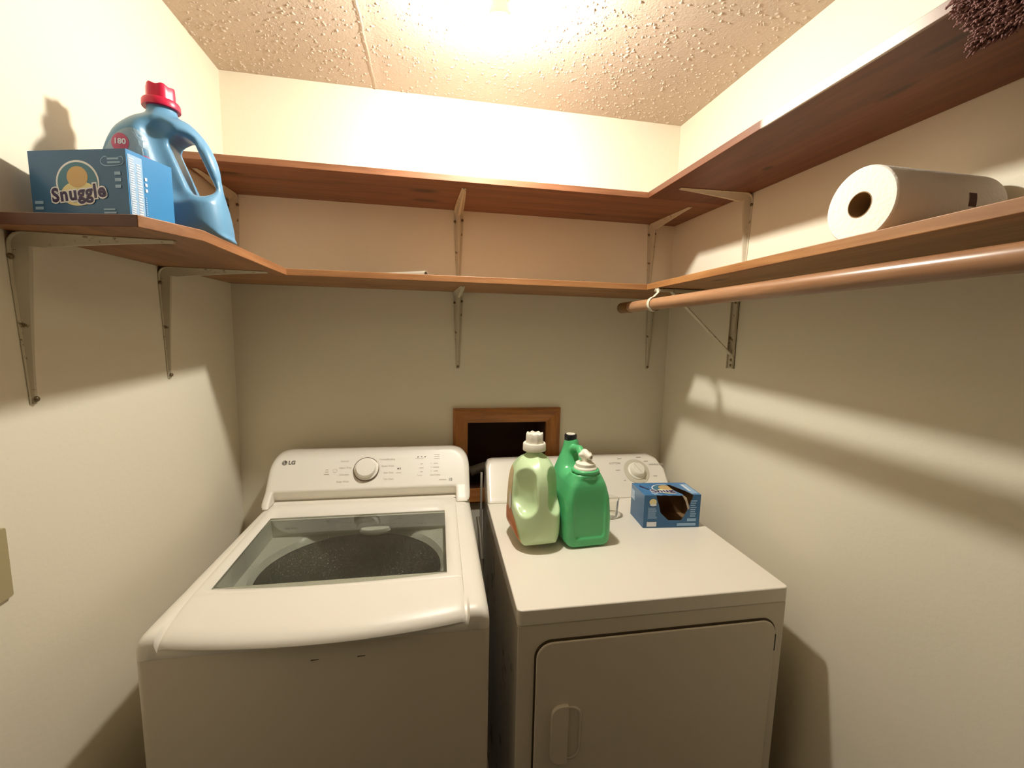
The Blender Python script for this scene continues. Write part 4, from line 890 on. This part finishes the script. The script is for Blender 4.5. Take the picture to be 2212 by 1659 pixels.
# ------------------------------------------------------------ paper towel roll
def paper_roll():
    R_, L_ = 0.0625, 0.226
    t = thing('paper_towel_roll', 'white paper towel roll lying on the lower right shelf', 'paper towel', (1.400, -1.022, ZL+T+R_+0.0008), 0.0)
    Mx = Matrix.Rotation(math.pi/2, 4, 'Y')
    MB().lathe([(0.0215, 0.0), (0.060, 0.0), (0.0622, 0.002), (R_, 0.004), (R_, L_-0.004), (0.0622, L_-0.002), (0.060, L_), (0.0215, L_), (0.0215, 0.0)], 64, Mx, caps=False).build('paper', M_PAPER, t, smooth=True)
    MB().lathe([(0.0213, -0.0003), (0.0213, L_), (0.0200, L_), (0.0200, -0.0003), (0.0213, -0.0003)], 40, Mx, caps=False).build('core', M_CARD, t, smooth=True)
    m = MB(); a = math.radians(-30)
    for x0, x1 in ((0.142, 0.158),):
        pts = []
        for i in range(6):
            g = math.radians(188-4*i); pts += [(x0, R_*1.006*math.cos(g), -R_*1.006*math.sin(g)*-1), (x1, R_*1.006*math.cos(g), R_*1.006*math.sin(g))]
        m.add(pts, [(2*i, 2*i+1, 2*i+3, 2*i+2) for i in range(5)])
    m.build('glue_mark', mat('brown_spot', srgb(90, 62, 48), 0.8), t)
paper_roll()

# tube lying on the lower back shelf
def tube():
    t = thing('metal_tube', 'short white metal tube lying on the lower back shelf', 'tube', (0.664, -0.235, ZL+T+0.0118), math.radians(146))
    Mx = Matrix.Rotation(math.pi/2, 4, 'Y')
    MB().lathe([(0.0095, 0.0), (0.0112, 0.0), (0.0112, 0.30), (0.0095, 0.30), (0.0095, 0.0)], 28, Mx, caps=False).build('tube', mat('tube_paint', srgb(150, 142, 128), 0.4), t, smooth=True)
tube()

# ------------------------------------------------------------ shaggy bath mat folded over the upper right shelf
def bath_mat():
    path = [(1.630, 0.016), (1.56, 0.018), (1.48, 0.016), (1.41, 0.018), (1.368, 0.012), (1.350, -0.012), (1.347, -0.050), (1.349, -0.088)]
    zt = ZU+T; nU = 26; V = []; Fc = []; th = 0.012
    y0, y1 = -1.168, -1.66
    P = []
    for i in range(len(path)-1):
        for k in range(4):
            u = k/4; P.append((path[i][0]*(1-u)+path[i+1][0]*u, path[i][1]*(1-u)+path[i+1][1]*u))
    P.append(path[-1]); n = len(P)
    for j in range(nU+1):
        v = j/nU; y = y0+(y1-y0)*v
        for i, (x, z) in enumerate(P):
            s = i/(n-1); hang = max(0, (s-0.62)/0.38); yy = y-(0.07*hang**3 if v < 0.06 else 0)*(1-v*8)+0.004*math.sin(7*s+3*v)
            zz = z+zt; 
            if i > n-14: zz -= 0.012*math.sin(v*9+0.6)*hang
            V.append((x, yy, zz))
    for j in range(nU):
        for i in range(n-1): Fc.append((j*n+i, j*n+i+1, (j+1)*n+i+1, (j+1)*n+i))
    fur = mat('shaggy_pile', srgb(134, 98, 92), 0.95, var=0.3, vscale=90)
    t = thing('bath_mat', 'shaggy mauve brown bath mat hanging over the upper right shelf', 'mat', (1.45, -1.35, zt))
    off = Vector((1.45, -1.35, zt))
    base = mesh('backing', [Vector(v)-off for v in V], Fc, fur, t, True); s = base.modifiers.new('solid', 'SOLIDIFY'); s.thickness = th; s.offset = 0
    # pile: short bent yarn tufts
    TV = []; TF = []
    me = base.data; me.calc_loop_triangles() if hasattr(me, 'calc_loop_triangles') else None
    polys = [p for p in me.polygons]
    for _ in range(26000):
        p = random.choice(polys); vs_ = [me.vertices[i].co for i in p.vertices]
        a, b = random.random(), random.random(); q = (vs_[0]*(1-a)+vs_[1]*a)*(1-b)+(vs_[3]*(1-a)+vs_[2]*a)*b
        nrm = p.normal.copy()
        if (q+off).x < 1.38 and nrm.x > 0: nrm = -nrm
        if (q+off).x >= 1.38 and nrm.z < 0: nrm = -nrm
        d = (nrm+Vector((random.uniform(-1, 1), random.uniform(-1, 1), random.uniform(-1, 0.6)))*0.55).normalized()
        q = q+nrm*th*0.4; Lh = random.uniform(0.008, 0.015); r = random.uniform(0.0013, 0.0021)
        if random.random() < 0.12:                     # pile round the edges
            d = (d+Vector((0, random.choice((-1, 1)), -0.6))).normalized()
        a1 = d.cross(Vector((0.3, 0.5, 0.8))).normalized(); a2 = d.cross(a1); b_ = len(TV); bend = Vector((random.uniform(-1, 1), random.uniform(-1, 1), -0.9))*Lh*0.35
        for lv, (fr_, rr_) in enumerate(((0, 1), (0.55, 1.05), (0.95, 0.7))):
            c = q+d*Lh*fr_+bend*fr_**2
            for i in range(4): g = math.pi/2*i; TV.append(c+r*rr_*(math.cos(g)*a1+math.sin(g)*a2))
        for lv in range(2):
            for i in range(4): k = (i+1) % 4; TF.append((b_+lv*4+i, b_+lv*4+k, b_+lv*4+4+k, b_+lv*4+4+i))
        TF.append((b_+8, b_+9, b_+10, b_+11))
    o = mesh('pile', TV, TF, fur, t, True); o['kind'] = 'stuff'
bath_mat()
